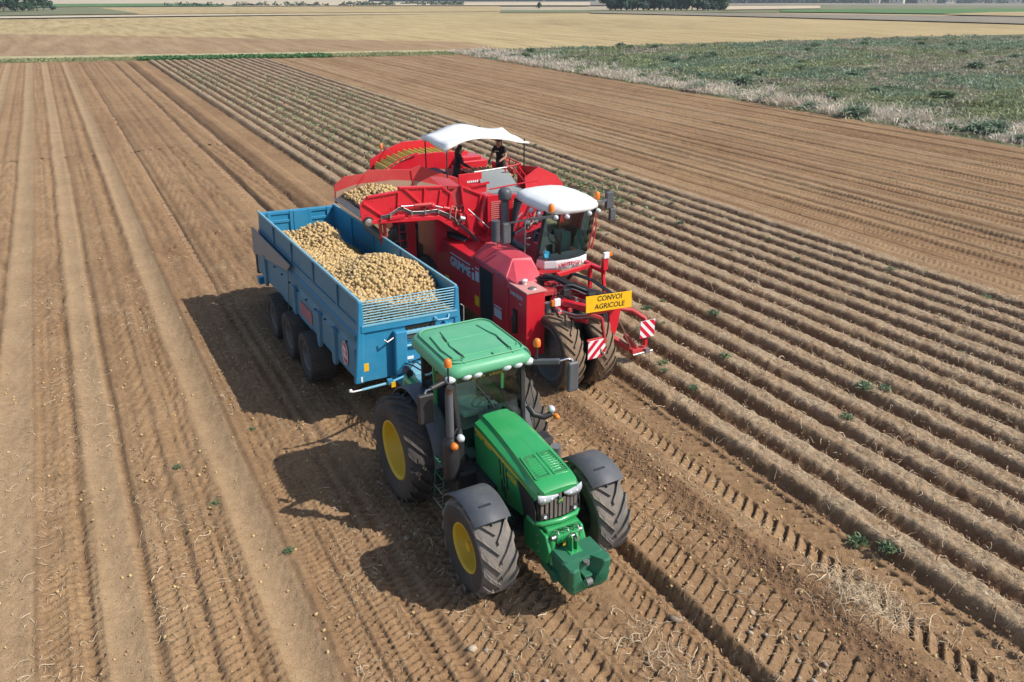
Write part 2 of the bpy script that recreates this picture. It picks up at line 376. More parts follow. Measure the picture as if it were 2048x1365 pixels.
def soil_patch(name, xa, xb, ymin=1.5, coarse=1.0, bands=None):
    VV=[]; FF=[]; A=[[],[],[]]; off=0
    for (y0,y1,dx,dy) in (bands or BANDS):
        y0 = max(y0, ymin)
        yend = field_end(min(xa, xb)) + 1.0
        y1 = min(y1, yend)
        if y1 - y0 < .1: continue
        # keep only what the camera (and a few metres either side of it) can see
        xl = max(xa, -9.0); xr = min(xb, 10.2 + (y1-3.74)*1.68 + 5.0)
        if xr - xl < .02: continue
        nx = max(2, int(math.ceil((xr-xl)/(dx*coarse)))+1); ny = max(2, int(math.ceil((y1-y0+.06)/dy))+1)
        gx, gy = np.meshgrid(np.linspace(xl,xr,nx), np.linspace(y0-.03,y1+.03,ny))
        z, mo, pa, st = soil(gx.ravel(), gy.ravel())
        V = np.stack([gx.ravel(), gy.ravel(), z], 1)
        i = np.arange(ny-1)[:,None]*nx + np.arange(nx-1)[None,:]
        F = np.stack([i, i+1, i+nx+1, i+nx], -1).reshape(-1,4)
        cx = gx[:-1,:-1].ravel(); cy = gy[:-1,:-1].ravel()
        keep = (cx < 10.2+(cy-3.74)*1.68+5.0) & (cy > 10.6-(cx+2.3)*.55-3.2) & (cy < field_end(cx)+.6)
        F = F[keep]
        if not len(F): continue
        used = np.zeros(len(V), bool); used[F.ravel()] = True; idx = np.cumsum(used)-1
        V = V[used]; F = idx[F]
        for q, s in zip(A, (mo,pa,st)): q.append(s[used])
        VV.append(V); FF.append(F+off); off += len(V)
    if not VV: return None
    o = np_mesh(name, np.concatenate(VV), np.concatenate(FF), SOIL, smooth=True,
                attrs={"moist_shade":np.concatenate(A[0]), "pale":np.concatenate(A[1]), "straw":np.concatenate(A[2])})
    return tag(o, kind="structure")
soil_patch("harvested_soil", -9.0, 2.15)
soil_patch("harvested_soil", 2.15, RX0, bands=((1.5,9.0,.025,.023),(9.0,14.0,.030,.030),(14.0,25.0,.045,.06),(25.0,52.0,.08,.22),(52.0,125.0,.12,.9)))
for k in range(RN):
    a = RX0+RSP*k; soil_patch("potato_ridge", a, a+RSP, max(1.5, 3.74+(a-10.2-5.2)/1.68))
soil_patch("harvested_soil", RX1, 50.0, 9.0, bands=((9.0,26.0,.055,.062),(26.0,44.0,.08,.095),(44.0,62.0,.11,.3),(62.0,125.0,.14,.9)))

# far terrain: level around the field, falling gently away beyond it
def _dt(df): return df*(1+np.maximum((df-200)/328,0)**2*1.9)
_df = np.linspace(1,640,800); _dtab = _dt(_df)
def terrain(x, y):
    d = np.hypot(x, y); df = np.interp(d, _dtab, _df)
    return np.where(d < 200, 0.0, 8.9 - 8.9*d/df)
def field_sheet(name, pts, mat, lift, nu=24, nv=10, attrs=False):
    """quad sheet on the terrain: pts = near-left, near-right, far-right, far-left"""
    P = [np.array(p, float) for p in pts]; u = np.linspace(0,1,nu); v = np.linspace(0,1,nv)
    uu, vv = np.meshgrid(u, v)
    XY = ((1-uu)*(1-vv))[...,None]*P[0] + (uu*(1-vv))[...,None]*P[1] + (uu*vv)[...,None]*P[2] + ((1-uu)*vv)[...,None]*P[3]
    x, y = XY[...,0].ravel(), XY[...,1].ravel()
    V = np.stack([x, y, terrain(x,y)+lift], 1)
    i = np.arange(nv-1)[:,None]*nu + np.arange(nu-1)[None,:]
    F = np.stack([i, i+1, i+nu+1, i+nu], -1).reshape(-1,4)
    return tag(np_mesh(name, V, F, mat, smooth=True), kind="structure")
def field_mat(name, stops, scale=.35, streak=None, bumpd=.0, fine=3.0):
    m, nt, b = new_mat(name); p = gpos(nt)
    mp = N(nt, "ShaderNodeMapping"); nt.links.new(p, mp.inputs[0])
    if streak: mp.inputs["Rotation"].default_value = (0,0,R(streak[0])); mp.inputs["Scale"].default_value = (streak[1],streak[2],1)
    n1 = noise_node(nt, scale, 5, .68, mp.outputs[0]); n2 = noise_node(nt, fine, 3, .72, p); n3 = noise_node(nt, .02, 3, .5, p)
    ad = N(nt, "ShaderNodeMath", operation='MULTIPLY_ADD'); nt.links.new(n3.outputs[0], ad.inputs[0]); ad.inputs[1].default_value = .35
    sb = N(nt, "ShaderNodeMath", operation='SUBTRACT'); nt.links.new(n1.outputs[0], sb.inputs[0]); sb.inputs[1].default_value = .175; nt.links.new(sb.outputs[0], ad.inputs[2])
    c = ramp(nt, ad.outputs[0], stops)
    g = ramp(nt, n2.outputs[0], [(.3,(.72,.71,.70)),(.7,(1.22,1.22,1.20))])
    nt.links.new(mixc(nt, .8, c.outputs[0], g.outputs[0], 'MULTIPLY'), b.inputs["Base Color"]); b.inputs["Roughness"].default_value = .95
    if "Specular IOR Level" in b.inputs: b.inputs["Specular IOR Level"].default_value = .1
    if bumpd: bump(nt, b, n2.outputs[0], .9, bumpd)
    return m
# ================================================================ FAR FIELDS
STUB = field_mat("stubble", [(.30,(.26,.190,.098)),(.46,(.375,.285,.148)),(.62,(.455,.355,.19)),(.8,(.52,.42,.24))], .5, (62,1.0,.12), .05, 2.2)
STUBD = field_mat("worked_stubble", [(.3,(.235,.155,.088)),(.5,(.31,.212,.122)),(.7,(.39,.275,.158))], .5, (62,1.0,.12), .05, 2.2)
PALE = field_mat("pale_field", [(.3,(.46,.37,.25)),(.6,(.55,.45,.31)),(.8,(.61,.51,.36))], .05, None, .0, .6)
GREY = field_mat("ploughed_field", [(.3,(.20,.175,.135)),(.6,(.26,.225,.175)),(.8,(.31,.27,.21))], .06, None, .0, .6)
GREEN = field_mat("beet_field", [(.3,(.075,.15,.05)),(.6,(.11,.20,.07)),(.8,(.15,.25,.10))], .08, None, .0, .8)
OLIVE = field_mat("meadow", [(.3,(.13,.145,.08)),(.6,(.20,.20,.11)),(.8,(.27,.25,.15))], .08, None, .0, .6)
CHALK = field_mat("chalk_track", [(.3,(.46,.40,.30)),(.6,(.54,.47,.36)),(.8,(.60,.53,.42))], .2, None, .0, 1.0)
VERGEM = field_mat("verge_ground", [(.3,(.11,.15,.045)),(.55,(.22,.22,.10)),(.8,(.42,.36,.20))], .25, None, .1, 2.0)
FALLM = field_mat("fallow_ground", [(.3,(.06,.095,.045)),(.5,(.12,.14,.075)),(.65,(.20,.18,.11)),(.8,(.33,.28,.20))], .22, None, .15, 1.6)
BASE = field_mat("far_land", [(.3,(.30,.25,.165)),(.55,(.40,.34,.23)),(.8,(.50,.43,.30))], .006, None, .0, .05)
# one sheet of land to the horizon, under everything else
def land():
    rr = np.concatenate([np.linspace(0,200,12), np.linspace(215,1500,60), np.array([1700,2000,2500,3200,4200])]); na = 72
    aa = np.linspace(-math.pi, math.pi, na+1)[:-1]
    r, a = np.meshgrid(rr, aa, indexing='ij'); x, y = r*np.sin(a), r*np.cos(a)
    V = np.stack([x.ravel(), y.ravel(), terrain(x.ravel(), y.ravel())-.6], 1)
    n = na; F = np.array([(i*n+j, i*n+(j+1)%n, (i+1)*n+(j+1)%n, (i+1)*n+j) for i in range(len(rr)-1) for j in range(n)])
    return tag(np_mesh("land", V, F, BASE, smooth=True), kind="structure")
land()
SOILC = field_mat("soil_far", [(.3,(.26,.165,.095)),(.55,(.34,.22,.13)),(.8,(.43,.295,.18))], .5, (0,6,.05), .03, 4.0)
field_sheet("harvested_soil", ((-40,-12),(55,-12),(51,103.5),(-40,130)), SOILC, -.16, 30, 30)
FE = lambda x: field_end(x)
field_sheet("grass_verge", ((-60,FE(-60)-.4),(50,FE(50)-.4),(52,FE(50)+7.5),(-60,FE(-60)+9.0)), VERGEM, -.03, 40, 6)
field_sheet("grass_track", ((-60,FE(-60)+7.5),(52,FE(50)+6.5),(54,FE(50)+11.0),(-60,FE(-60)+14.5)), field_mat("dry_grass", [(.3,(.34,.30,.17)),(.6,(.46,.39,.23)),(.8,(.54,.47,.30))], .3, None, .05, 2.0), -.005, 40, 4)
field_sheet("stubble_field", ((-80,150),(240,58),(380,225),(-100,430)), STUB, -.04, 60, 50)
field_sheet("stubble_field", ((-80,FE(-80)+12),(54,FE(50)+10.5),(240,57),(-80,152)), STUB, -.045, 60, 20)
field_sheet("worked_stubble", ((-80,FE(-80)+14),(60,112),(62,128),(-80,262)), STUBD, .02, 40, 24)
field_sheet("fallow_land", ((49.6,15),(170,-20),(176,96),(50.5,111)), FALLM, -.01, 60, 60)
# patchwork beyond
for nm, q, mt, lf in (("pale_field",((-7,1122),(280,764),(838,2287),(-18,3637)),PALE,.0),("ploughed_field",((216,590),(411,528),(741,954),(414,1131)),GREY,.15),
    ("stubble_field",((127,637),(344,511),(557,827),(153,914)),PALE,.3),("beet_field",((-5,691),(124,619),(146,925),(-7,1082)),GREEN,.45),("pale_field",((16,350),(166,312),(270,508),(7,673)),STUB,.1),
    ("meadow",((-21,353),(33,351),(34,599),(-41,708)),OLIVE,.25),("chalk_track",((-18,302),(120,279),(120,282),(-21,338)),CHALK,.3),
    ("meadow",((153,288),(286,238),(339,282),(185,348)),OLIVE,.12),("ploughed_field",((178,264),(212,115),(287,157),(192,285)),GREY,.25),
    ("beet_field",((264,254),(322,176),(593,326),(313,302)),GREEN,.35),("stubble_field",((277,192),(284,155),(427,234),(346,218)),STUB,.5),
    ("meadow",((261,286),(549,302),(849,467),(442,485)),OLIVE,.2),("pale_field",((442,485),(795,438),(1174,647),(554,609)),GREY,.3),("pale_field",((273,297),(367,325),(502,446),(397,431)),PALE,.5)):
    field_sheet(nm, q, mt, lf, 20, 14)
# ================================================================ SHARED MATERIALS
DUST = (.36,.26,.17)
M_GREEN = paint("green_paint", (.012,.30,.085), .26, .16, coat=.5, fade=.10)
M_ROOFG = paint("faded_skylit_green", (.075,.37,.185), .36, .5, dustc=(.30,.44,.32), scale=1.6, fade=.10)  # faded, dusty roof green, lightened in the colour for reflected sky
M_DGREEN = paint("dark_green_cast", (.008,.135,.070), .42, .18)
M_YELLOW = paint("yellow_rim_paint", (.72,.47,.012), .4, .35, fade=.12)
M_STRIPE = plain("yellow_decal", (.62,.47,.05), .5)
M_BLUE = paint("blue_paint", (.008,.235,.43), .34, .30, dustc=(.30,.27,.24), fade=.16)
M_BLUES = paint("dusty_blue_paint", (.03,.20,.32), .45, .75, dustc=(.27,.24,.215), scale=1.1, fade=.2)
M_BLUELT = paint("light_blue_edge", (.16,.42,.55), .4, .3, dustc=(.4,.36,.3))
M_RED = paint("red_paint", (.60,.007,.024), .30, .14, coat=.4, fade=.12, dustc=(.42,.22,.16))
M_REDD = paint("dusty_red_paint", (.46,.008,.018), .5, .45, dustc=(.40,.24,.17), scale=1.2)
M_REDP = paint("worn_red_hood", (.55,.02,.05), .34, .38, dustc=(.62,.40,.34), scale=1.4, coat=.4)
M_WHITE = paint("white_cover", (.78,.79,.78), .35, .18, dustc=(.50,.47,.40))
M_GREYP = paint("grey_plastic", (.055,.065,.080), .42, .45, dustc=(.28,.25,.22), fade=.2)
M_BLACK = paint("black_plastic", (.014,.015,.018), .45, .30, dustc=(.16,.13,.11))
M_STEEL = paint("bare_steel", (.42,.41,.40), .35, .4, metal=.8, dustc=(.35,.27,.2))
M_CHROME = plain("polished_rod", (.75,.75,.76), .18, 1.0)
M_PIPE = paint("grey_pipe", (.12,.135,.15), .4, .3)
M_RIMG = paint("grey_rim", (.10,.11,.12), .45, .5)
M_LENS = plain("lamp_glass", (.58,.61,.63), .10)
M_AMBER = plain("amber_lens", (.75,.20,.025), .25)
M_DARK = plain("dark_interior", (.012,.012,.012), .8)
M_CABG = plain("cab_trim", (.32,.34,.32), .7)
M_SEAT = plain("seat_fabric", (.46,.50,.47), .85)
M_HOSE = plain("hydraulic_hose", (.018,.018,.020), .45)
M_YSIGN = plain("yellow_sign", (.85,.47,.01), .5)
M_SHADEW = plain("shaded_white_decal", (.50,.50,.54), .5)  # white lettering greyed in its colour for the shaded side of the harvester
M_INK = plain("black_ink", (.012,.012,.012), .6)
M_WHT = plain("white_reflective", (.80,.79,.78), .4)
M_REDR = plain("red_reflective", (.62,.01,.045), .35)
M_BELT = paint("yellow_belt", (.62,.46,.09), .55, .4)
M_RUBG = paint("grey_rubber_flap", (.20,.235,.245), .55, .5, dustc=(.36,.34,.30), scale=2.0)
M_GLASS = glass_mat("tinted_glass", (.68,.80,.76))
M_GLASSC = glass_mat("clear_glass", (.86,.94,.91))
M_RUST = paint("scorched_metal", (.09,.045,.03), .6, .3)
def tyre_mat(name, c, mud, dustc=(.30,.215,.14)):
    return paint(name, c, .72, mud, dustc=dustc, scale=3.0, fade=.25)
M_TYRE = tyre_mat("tractor_rubber", (.022,.024,.028), .55)
M_TYRED = tyre_mat("dusty_tread_rubber", (.075,.085,.095), 1.1, (.36,.28,.20))
M_TYRET = tyre_mat("trailer_rubber", (.018,.020,.024), .4)
M_TYREM = tyre_mat("muddy_tread_rubber", (.17,.12,.08), .95, (.30,.20,.125))

def wheel(parent, xc, y, z, r, w, rim_r, out, n, m_side, m_tread, m_rim, name="wheel", lug_h=.05, sweep=.34, hub=.05, lug_w=.30, style='tractor', dish=.30):
    """wheel (Empty) > tyre, rim; out = -1/+1 is the side facing outwards"""
    wo = bpy.data.objects.new(name, None); col.objects.link(wo); wo.parent = parent
    wo.location = world_of(parent).inverted() @ Vector((xc,y,z))
    h = w/2; rt = r*(1-lug_h)
    t = MB(); prof = [(rim_r*.98,-h*.72),(rim_r*1.06,-h*.86),((rim_r+rt)*.5,-h*1.0),(rt*.93,-h*.97),(rt*.985,-h*.84),(rt,-h*.4),(rt*1.004,0),(rt,h*.4),(rt*.985,h*.84),(rt*.93,h*.97),((rim_r+rt)*.5,h*1.0),(rim_r*1.06,h*.86),(rim_r*.98,h*.72)]
    t.lathe(prof, (xc,y,z), 'x', 56)
    for i in range(len(t.m)):
        ring = i//56
        t.m[i] = 1 if 3 <= ring <= 8 else 0
    step = 2*math.pi/n
    for k in range(n):
        for s in (-1,1):
            th0 = k*step + (step/2 if s > 0 else 0)
            if style == 'tractor': st = [(.02,1.0),(.35,1.0),(.72,1.0),(.97,.965)]
            else: st = [(.0,1.0),(.5,1.0),(.97,.97)]
            rings = []
            for o, rf in st:
                th = th0 - sweep*o*(1+.25*o); hw = step*lug_w*(.5 if o < .6 else .62); ra, rb = rt*.95, r*rf
                x = xc + s*o*h
                c2 = []
                for (dt, rr) in ((-hw,ra),(hw,ra),(hw*.72,rb),(-hw*.72,rb)):
                    c2.append((x, y+math.cos(th+dt)*rr, z+math.sin(th+dt)*rr))
                rings.append(c2)
            t.loft(rings, True, 1)
    t.build("tyre", [m_side, m_tread], wo)
    o = out; rm = MB()
    rm.lathe([(rim_r*1.0,o*h*.74),(rim_r*1.045,o*h*.80),(rim_r*1.03,o*h*.86),(rim_r*.97,o*h*.84),(rim_r*.93,o*h*.70),(rim_r*.90,o*h*dish),(rim_r*.72,o*h*(dish-.12)),(rim_r*.50,o*h*(dish-.05)),(rim_r*.34,o*h*(dish+.10)),(rim_r*.30,o*h*(dish+.12)),(0.001,o*h*(dish+.12))], (xc,y,z), 'x', 40)
    rm.lathe([(rim_r*1.0,-o*h*.74),(rim_r*1.03,-o*h*.84),(rim_r*.93,-o*h*.70),(rim_r*.90,-o*h*.3),(rim_r*.4,-o*h*.25),(0.001,-o*h*.25)], (xc,y,z), 'x', 40, mi=1)
    ro = rm.build("rim", [m_rim, M_BLACK], wo)
    hb = MB(); hb.cyl((xc+o*h*(dish+.05),y,z),(xc+o*h*(dish+.12)+o*hub,y,z), rim_r*.26, 18, rim_r*.20)
    for k in range(10):
        a = k*2*math.pi/10; q = rim_r*.42; xx = xc+o*h*(dish+.02)
        hb.cyl((xx,y+math.cos(a)*q,z+math.sin(a)*q),(xx+o*.035,y+math.cos(a)*q,z+math.sin(a)*q), .016, 6)
    hb.build("hub", m_rim, wo)
    return wo
def arc_plate(mb, x0, x1, y, z, r, t0, t1, th=.012, n=18, mi=0, lip=.0, r2=None):
    """curved mudguard: sheet bent about the wheel axis"""
    rings = []
    for i in range(n+1):
        f = i/n; a = R(t0+(t1-t0)*f); rr = r if r2 is None else r+(r2-r)*f; c, s = math.cos(a), math.sin(a)
        ring = [(x0, y+c*(rr-lip), z+s*(rr-lip)), (x0, y+c*rr, z+s*rr), (x1, y+c*rr, z+s*rr), (x1, y+c*(rr-lip), z+s*(rr-lip)),
                (x1-.012, y+c*(rr-lip), z+s*(rr-lip)), (x1-.012, y+c*(rr-th), z+s*(rr-th)), (x0+.012, y+c*(rr-th), z+s*(rr-th)), (x0+.012, y+c*(rr-lip), z+s*(rr-lip))]
        rings.append(ring)
    return mb.loft(rings, True, mi, True)
# ================================================================ TRACTOR
TX, RY, FY = 5.55, 12.20, 9.27                     # centre line, rear axle, front axle
tr = empty("tractor", (TX, RY, 0), "green tractor with yellow wheel rims pulling the blue trailer", "tractor")
for s in (-1, 1):
    wheel(tr, TX+s*1.06, RY, .97, 1.03, .72, .555, s, 20, M_TYRE, M_TYRE, M_YELLOW, "rear_wheel", .05, .36, .10, .30, dish=-.05)
    wheel(tr, TX+s*1.06, FY, .75, .81, .62, .405, s, 16, M_TYRE, M_TYRED, M_YELLOW, "front_wheel", .065, .40, .20, .30, dish=-.10)
# chassis, axles, engine underside
b = MB(); b.bx(TX-.24,TX+.24,8.75,12.3,.55,1.25); b.bx(TX-.30,TX+.30,11.2,12.6,.62,1.45); b.cyl((TX-.95,RY,.97),(TX+.95,RY,.97),.16,14)
b.cyl((TX-.9,FY,.72),(TX+.9,FY,.72),.11,12); b.bx(TX-.18,TX+.18,9.05,9.5,.55,.95)
b.bx(TX-.52,TX-.26,9.9,10.6,.75,1.25); b.bx(TX+.26,TX+.52,9.8,10.6,.7,1.3)
b.build("chassis", M_BLACK, tr, .015)
b = MB(); b.bx(TX-.86,TX-.42,10.45,11.35,.62,1.28); b.build("fuel_tank", M_BLACK, tr, .05)
b = MB(); b.bx(TX-.16,TX+.16,9.6,9.95,.55,.85); b.ball((TX-.35,9.55,.80),.14,12); b.ball((TX+.35,9.55,.80),.14,12); b.build("axle_casing", M_DGREEN, tr, .02)
# bonnet
ys = [10.72,10.45,10.0,9.5,9.05,8.78,8.63,8.56]
zt = [2.15,2.15,2.125,2.075,2.015,1.965,1.925,1.875]; cc = [.245,.25,.27,.295,.32,.335,.325,.285]; ss = [.40,.41,.42,.42,.415,.405,.385,.35]; zb = [1.22,1.20,1.15,1.12,1.2,1.60,1.74,1.80]
rings = []
for y, z, c, s_, q in zip(ys, zt, cc, ss, zb):
    h = [(0,z+.012),(c*.6,z+.008),(c,z-.008),(c+.012,z-.055),(s_-.01,z-.115),(s_,z-.17),(s_,max(q,z-.45) if q > 1.5 else z-.45),(s_-.02,q)]
    rings.append([(TX-a,y,w) for a, w in reversed(h)] + [(TX+a,y,w) for a, w in h[1:]])
b = MB(); b.loft(rings, True, 0, True); hood = b.build("bonnet", M_GREEN, tr)
md = hood.modifiers.new("edge", 'EDGE_SPLIT'); md.split_angle = R(28)
def hood_at(y):                                    # top height and crease half width along the bonnet
    return float(np.interp(y, ys[::-1], zt[::-1])), float(np.interp(y, ys[::-1], cc[::-1])), float(np.interp(y, ys[::-1], ss[::-1]))
b = MB(); b.tube([(TX,y,hood_at(y)[0]+.010) for y in (10.7,10.2,9.7,9.36)], .005, 5); b.build("seam", M_DGREEN, hood)
# air intake grids on top
for s in (-1, 1):
    b = MB(); f = MB()
    y0, y1 = 8.80, 9.34
    def P(u, y, dz): 
        z, c, _ = hood_at(y); return (TX+s*(.035+u*(c-.075)), y, z+dz)
    n = 16
    b.add([P(0,y0,.0135),P(1,y0,.007),P(1,y1,.007),P(0,y1,.0135)], [(0,1,2,3)], 0)
    b.build("intake_mesh", paint("intake_mesh_green",(.012,.12,.045),.6,.2), hood)
    for k in range(9):
        y = y0+.05+k*(y1-y0-.1)/8; f.beam(P(.04,y,.018), P(.96,y,.012), .012, .010)
    f.build("slat", M_GREEN, hood)
    f = MB()
    for a, c2 in ((P(0,y0,.016),P(1,y0,.010)),(P(1,y0,.010),P(1,y1,.010)),(P(1,y1,.010),P(0,y1,.016)),(P(0,y1,.016),P(0,y0,.016))): f.beam(a, c2, .026, .022)
    f.build("intake_frame", M_GREEN, hood, .004)
# yellow stripe, side slots, model number and maker's lettering
for s in (-1, 1):
    b = MB(); rr = []
    for y in np.linspace(10.70, 8.86, 16):
        z, c, w = hood_at(y); t = .026*min(1,(y-8.80)/.6)
        rr.append([(TX+s*(w+.006), y, z-.172), (TX+s*(w+.006), y, z-.172-2*t)])
    b.loft(rr, False, 0, False, closed=False); b.build("yellow_stripe", M_STRIPE, hood)
    for y, za, zb_ in ((9.78,1.86,1.58),(9.66,1.84,1.48),(9.55,1.80,1.42),(9.72,1.50,1.28),(9.61,1.42,1.22)):
        b = MB(); b.plate([(TX+s*.4205,y,za),(TX+s*.4205,y-.035,za),(TX+s*.4205,y-.085,zb_),(TX+s*.4205,y-.05,zb_)], (s,0,0), .004); b.build("vent_slot", M_DARK, hood)
    b = MB(); b.plate([(TX+s*.418,9.16,1.82),(TX+s*.412,8.86,1.76),(TX+s*.40,8.70,1.72),(TX+s*.395,8.62,1.50),(TX+s*.40,8.62,1.28),(TX+s*.405,8.95,1.24)], (s,0,0), .01); b.build("side_screen", M_BLACK, hood)
z_, c_, w_ = hood_at(9.4)
text_part("6155R", .12, frame((TX-.428,9.50,z_-.36),(0,-1,-.10),(0,-.1,1)), M_STRIPE, hood, bold=.015)
text_part("JOHN", .085, frame((TX-.428,10.58,1.885),(0,-1,-.06),(0,-.06,1)), M_STRIPE, hood)
text_part("DEERE", .085, frame((TX-.428,10.29,1.868),(0,-1,-.06),(0,-.06,1)), M_STRIPE, hood)
# nose: grille slats, headlights, emblem
g = MB(); g.prism([(TX-.36,1.32),(TX+.36,1.32),(TX+.375,1.60),(TX+.355,1.86),(TX-.355,1.86),(TX-.375,1.60)], 'y', 8.62, 8.80); grille = g.build("grille", M_DARK, hood, .01)
for k in range(9):
    x = TX-.30+k*.075; f = MB(); bow = .05*(1-((x-TX)/.36)**2)
    f.beam((x,8.615-bow,1.36),(x,8.62-bow,1.80),.052,.02,up=(0,1,0)); f.build("slat", paint("grille_grey",(.11,.10,.10),.5,.5), grille, .004)
for s in (-1, 1):
    f = MB(); cols = []
    for u, zt_, zb_ in ((.05,1.80,1.765),(.12,1.805,1.725),(.18,1.812,1.695),(.25,1.82,1.675),(.31,1.83,1.672),(.36,1.845,1.69),(.395,1.855,1.74)):
        yy = 8.535+.26*max(0,u-.12)**1.6
        cols.append([(TX+s*u,yy,zb_),(TX+s*u,yy-.006,(zb_+zt_)/2),(TX+s*u,yy+.012,zt_)])
    f.loft(cols, False, 0, True, closed=False); hl = f.build("headlight", plain("headlight_glass",(.40,.43,.46),.08), hood); so = hl.modifiers.new("thick",'SOLIDIFY'); so.thickness = .01
    for u in (.17,.29):
        f = MB(); f.lathe([(.001,-.012),(.016,-.011),(.026,-.004)], (TX+s*u,8.535+.26*max(0,u-.12)**1.6,1.75), 'y', 12); f.build("headlight_bulb", plain("headlight_bulb",(.62,.66,.70),.08), hood)
    f = MB(); f.bx(TX+s*.27-.07,TX+s*.27+.07,8.555,8.62,1.40,1.475); f.build("lower_lamp", M_BLACK, hood, .015)
    f = MB(); f.cyl((TX+s*.27,8.553,1.435),(TX+s*.27,8.545,1.435),.028,12); f.build("lamp_lens", M_LENS, hood)
f = MB(); f.cyl((TX,8.562,1.66),(TX,8.540,1.66),.052,8); em = f.build("emblem", M_DGREEN, hood)
f = MB()                                                              # leaping deer outline
for a, c2 in (((-.026,.006),(.020,.012)),((.020,.012),(.030,.028)),((-.026,.006),(-.034,-.018)),((.012,.008),(.026,-.016)),((.024,.028),(.012,.036))):
    f.beam((TX+a[0],8.5385,1.66+a[1]),(TX+c2[0],8.5385,1.66+c2[1]),.008,.004,up=(0,1,0))
f.build("emblem_mark", M_STRIPE, em)
f = MB()
pts = [(TX-.40,8.85,1.30),(TX-.39,8.66,1.30),(TX-.30,8.575,1.30),(TX,8.535,1.30),(TX+.30,8.575,1.30),(TX+.39,8.66,1.30),(TX+.40,8.85,1.30)]
f.tube(pts, .045, 8); f.build("bumper_lip", M_GREEN, tr)
# front linkage carrying the weight
f = MB(); f.bx(TX-.285,TX+.285,8.46,8.78,.80,1.25); f.prism([(9.1,.60),(9.1,1.1),(8.80,1.22),(8.42,1.18),(8.30,.95),(8.36,.70)],'x',TX-.345,TX-.285); f.prism([(9.1,.60),(9.1,1.1),(8.80,1.22),(8.42,1.18),(8.30,.95),(8.36,.70)],'x',TX+.285,TX+.345); f.bx(TX-.2,TX+.2,8.30,8.42,1.06,1.20)
f.build("linkage_frame", M_GREEN, tr, .02)
for s in (-1, 1):
    f = MB(); f.beam((TX+s*.31,8.55,.62),(TX+s*.31,8.10,.60),.07,.13); f.cyl((TX+s*.36,8.16,.62),(TX+s*.27,8.16,.62),.10,14); f.build("lift_arm", M_DGREEN, tr, .012)
    f = MB(); f.cyl((TX+s*.24,8.38,1.10),(TX+s*.27,8.30,.72),.055,12); f.build("lift_cylinder", M_GREEN, tr)
    f = MB(); f.cyl((TX+s*.27,8.36,1.16),(TX+s*.12,8.36,1.16),.035,10); f.build("pin", M_STEEL, tr)
f = MB(); f.cyl((TX+.05,8.36,1.16),(TX+.05,8.12,1.20),.035,10); f.cyl((TX+.05,8.25,1.18),(TX+.05,8.13,1.20),.05,10); f.build("top_link", M_STEEL, tr)
f = MB(); f.bx(TX-.05,TX+.0,8.37,8.40,.92,1.05); f.build("warning_sticker", M_STRIPE, tr)
# front mudguards
for s in (-1, 1):
    f = MB(); arc_plate(f, TX+s*1.06-.31, TX+s*1.06+.31, FY, .75, .895, 36, 124, .012, 20, lip=.025); g = f.build("front_mudguard", M_GREYP, tr)
    f = MB(); a = R(105); f.beam((TX+s*1.06-.10,FY+math.cos(a)*.906,.75+math.sin(a)*.906),(TX+s*1.06+.10,FY+math.cos(a)*.906,.75+math.sin(a)*.906),.035,.008,up=(0,math.cos(a),math.sin(a))); f.build("slot", M_BLACK, g)
    f = MB(); f.tube([(TX+s*.55,FY+.1,.85),(TX+s*.62,FY+.12,1.45),(TX+s*.9,FY+.1,1.62)],.03,8); f.build("mudguard_stay", M_BLACK, tr)
# rear mudguards: green inside wall, grey outer band
for s in (-1, 1):
    xi, xo = TX+s*.62, TX+s*1.00
    f = MB(); arc_plate(f, min(xi,xo), max(xi,xo), RY, .97, 1.13, 28, 175, .02, 26, lip=.03); f.build("rear_mudguard", M_GREYP, tr)
    f = MB(); pts = [(RY+1.10*math.cos(R(a)),.97+1.10*math.sin(R(a))) for a in range(25,176,10)] + [(RY-.9,1.15),(RY+.6,1.15)]
    f.prism(pts, 'x', TX+s*.58, TX+s*.66); f.build("mudguard_wall", M_GREEN, tr, .01)
    f = MB(); f.bx(TX+s*.66-.12,TX+s*.66+.12, RY+.35, RY+.95, 1.5, 2.02); f.build("mudguard_shoulder", M_GREEN, tr, .10, seg=4)
    f = MB(); f.cyl((TX+s*.72,RY+.62,2.14),(TX+s*.72,RY+.84,2.14),.075,14); f.tube([(TX+s*.72,RY+.72,2.0),(TX+s*.72,RY+.72,2.12)],.02,6); f.build("rear_work_lamp", M_BLACK, tr)
# cab: pillars, glass, roof
cabm = bpy.data.objects.new("cab", None); col.objects.link(cabm); cabm.parent = tr; cabm.location = (0, -.7, 1.3)
P0 = {'fl':(TX-.60,10.78,1.30),'fr':(TX+.60,10.78,1.30),'rl':(TX-.64,12.34,1.55),'rr':(TX+.64,12.34,1.55)}
P1 = {'fl':(TX-.68,10.98,2.90),'fr':(TX+.68,10.98,2.90),'rl':(TX-.66,12.26,2.90),'rr':(TX+.66,12.26,2.90)}
for k in P0:
    f = MB(); f.beam(P0[k], P1[k], .085, .075, up=(0,1,0)); f.build("pillar", M_BLACK, cabm, .015)
for s in (-1,1):
    f = MB(); f.beam((TX+s*.655,11.75,1.35),(TX+s*.69,11.72,2.90),.05,.05,up=(0,1,0)); f.build("door_post", M_GREEN, cabm, .012)
f = MB(); f.bx(TX-.58,TX+.58,10.80,12.30,1.02,1.25); f.bx(TX-.62,TX+.62,11.5,12.36,1.2,1.52); f.build("cab_floor", M_CABG, cabm, .03)
f = MB(); f.bx(TX-.57,TX+.57,10.775,10.80,1.22,1.30); f.build("cowl", M_BLACK, cabm)
def pane(pts, nrm, name="window_pane", m=None):
    f = MB(); f.plate(pts, nrm, .006); return f.build(name, m or M_GLASSC, cabm)
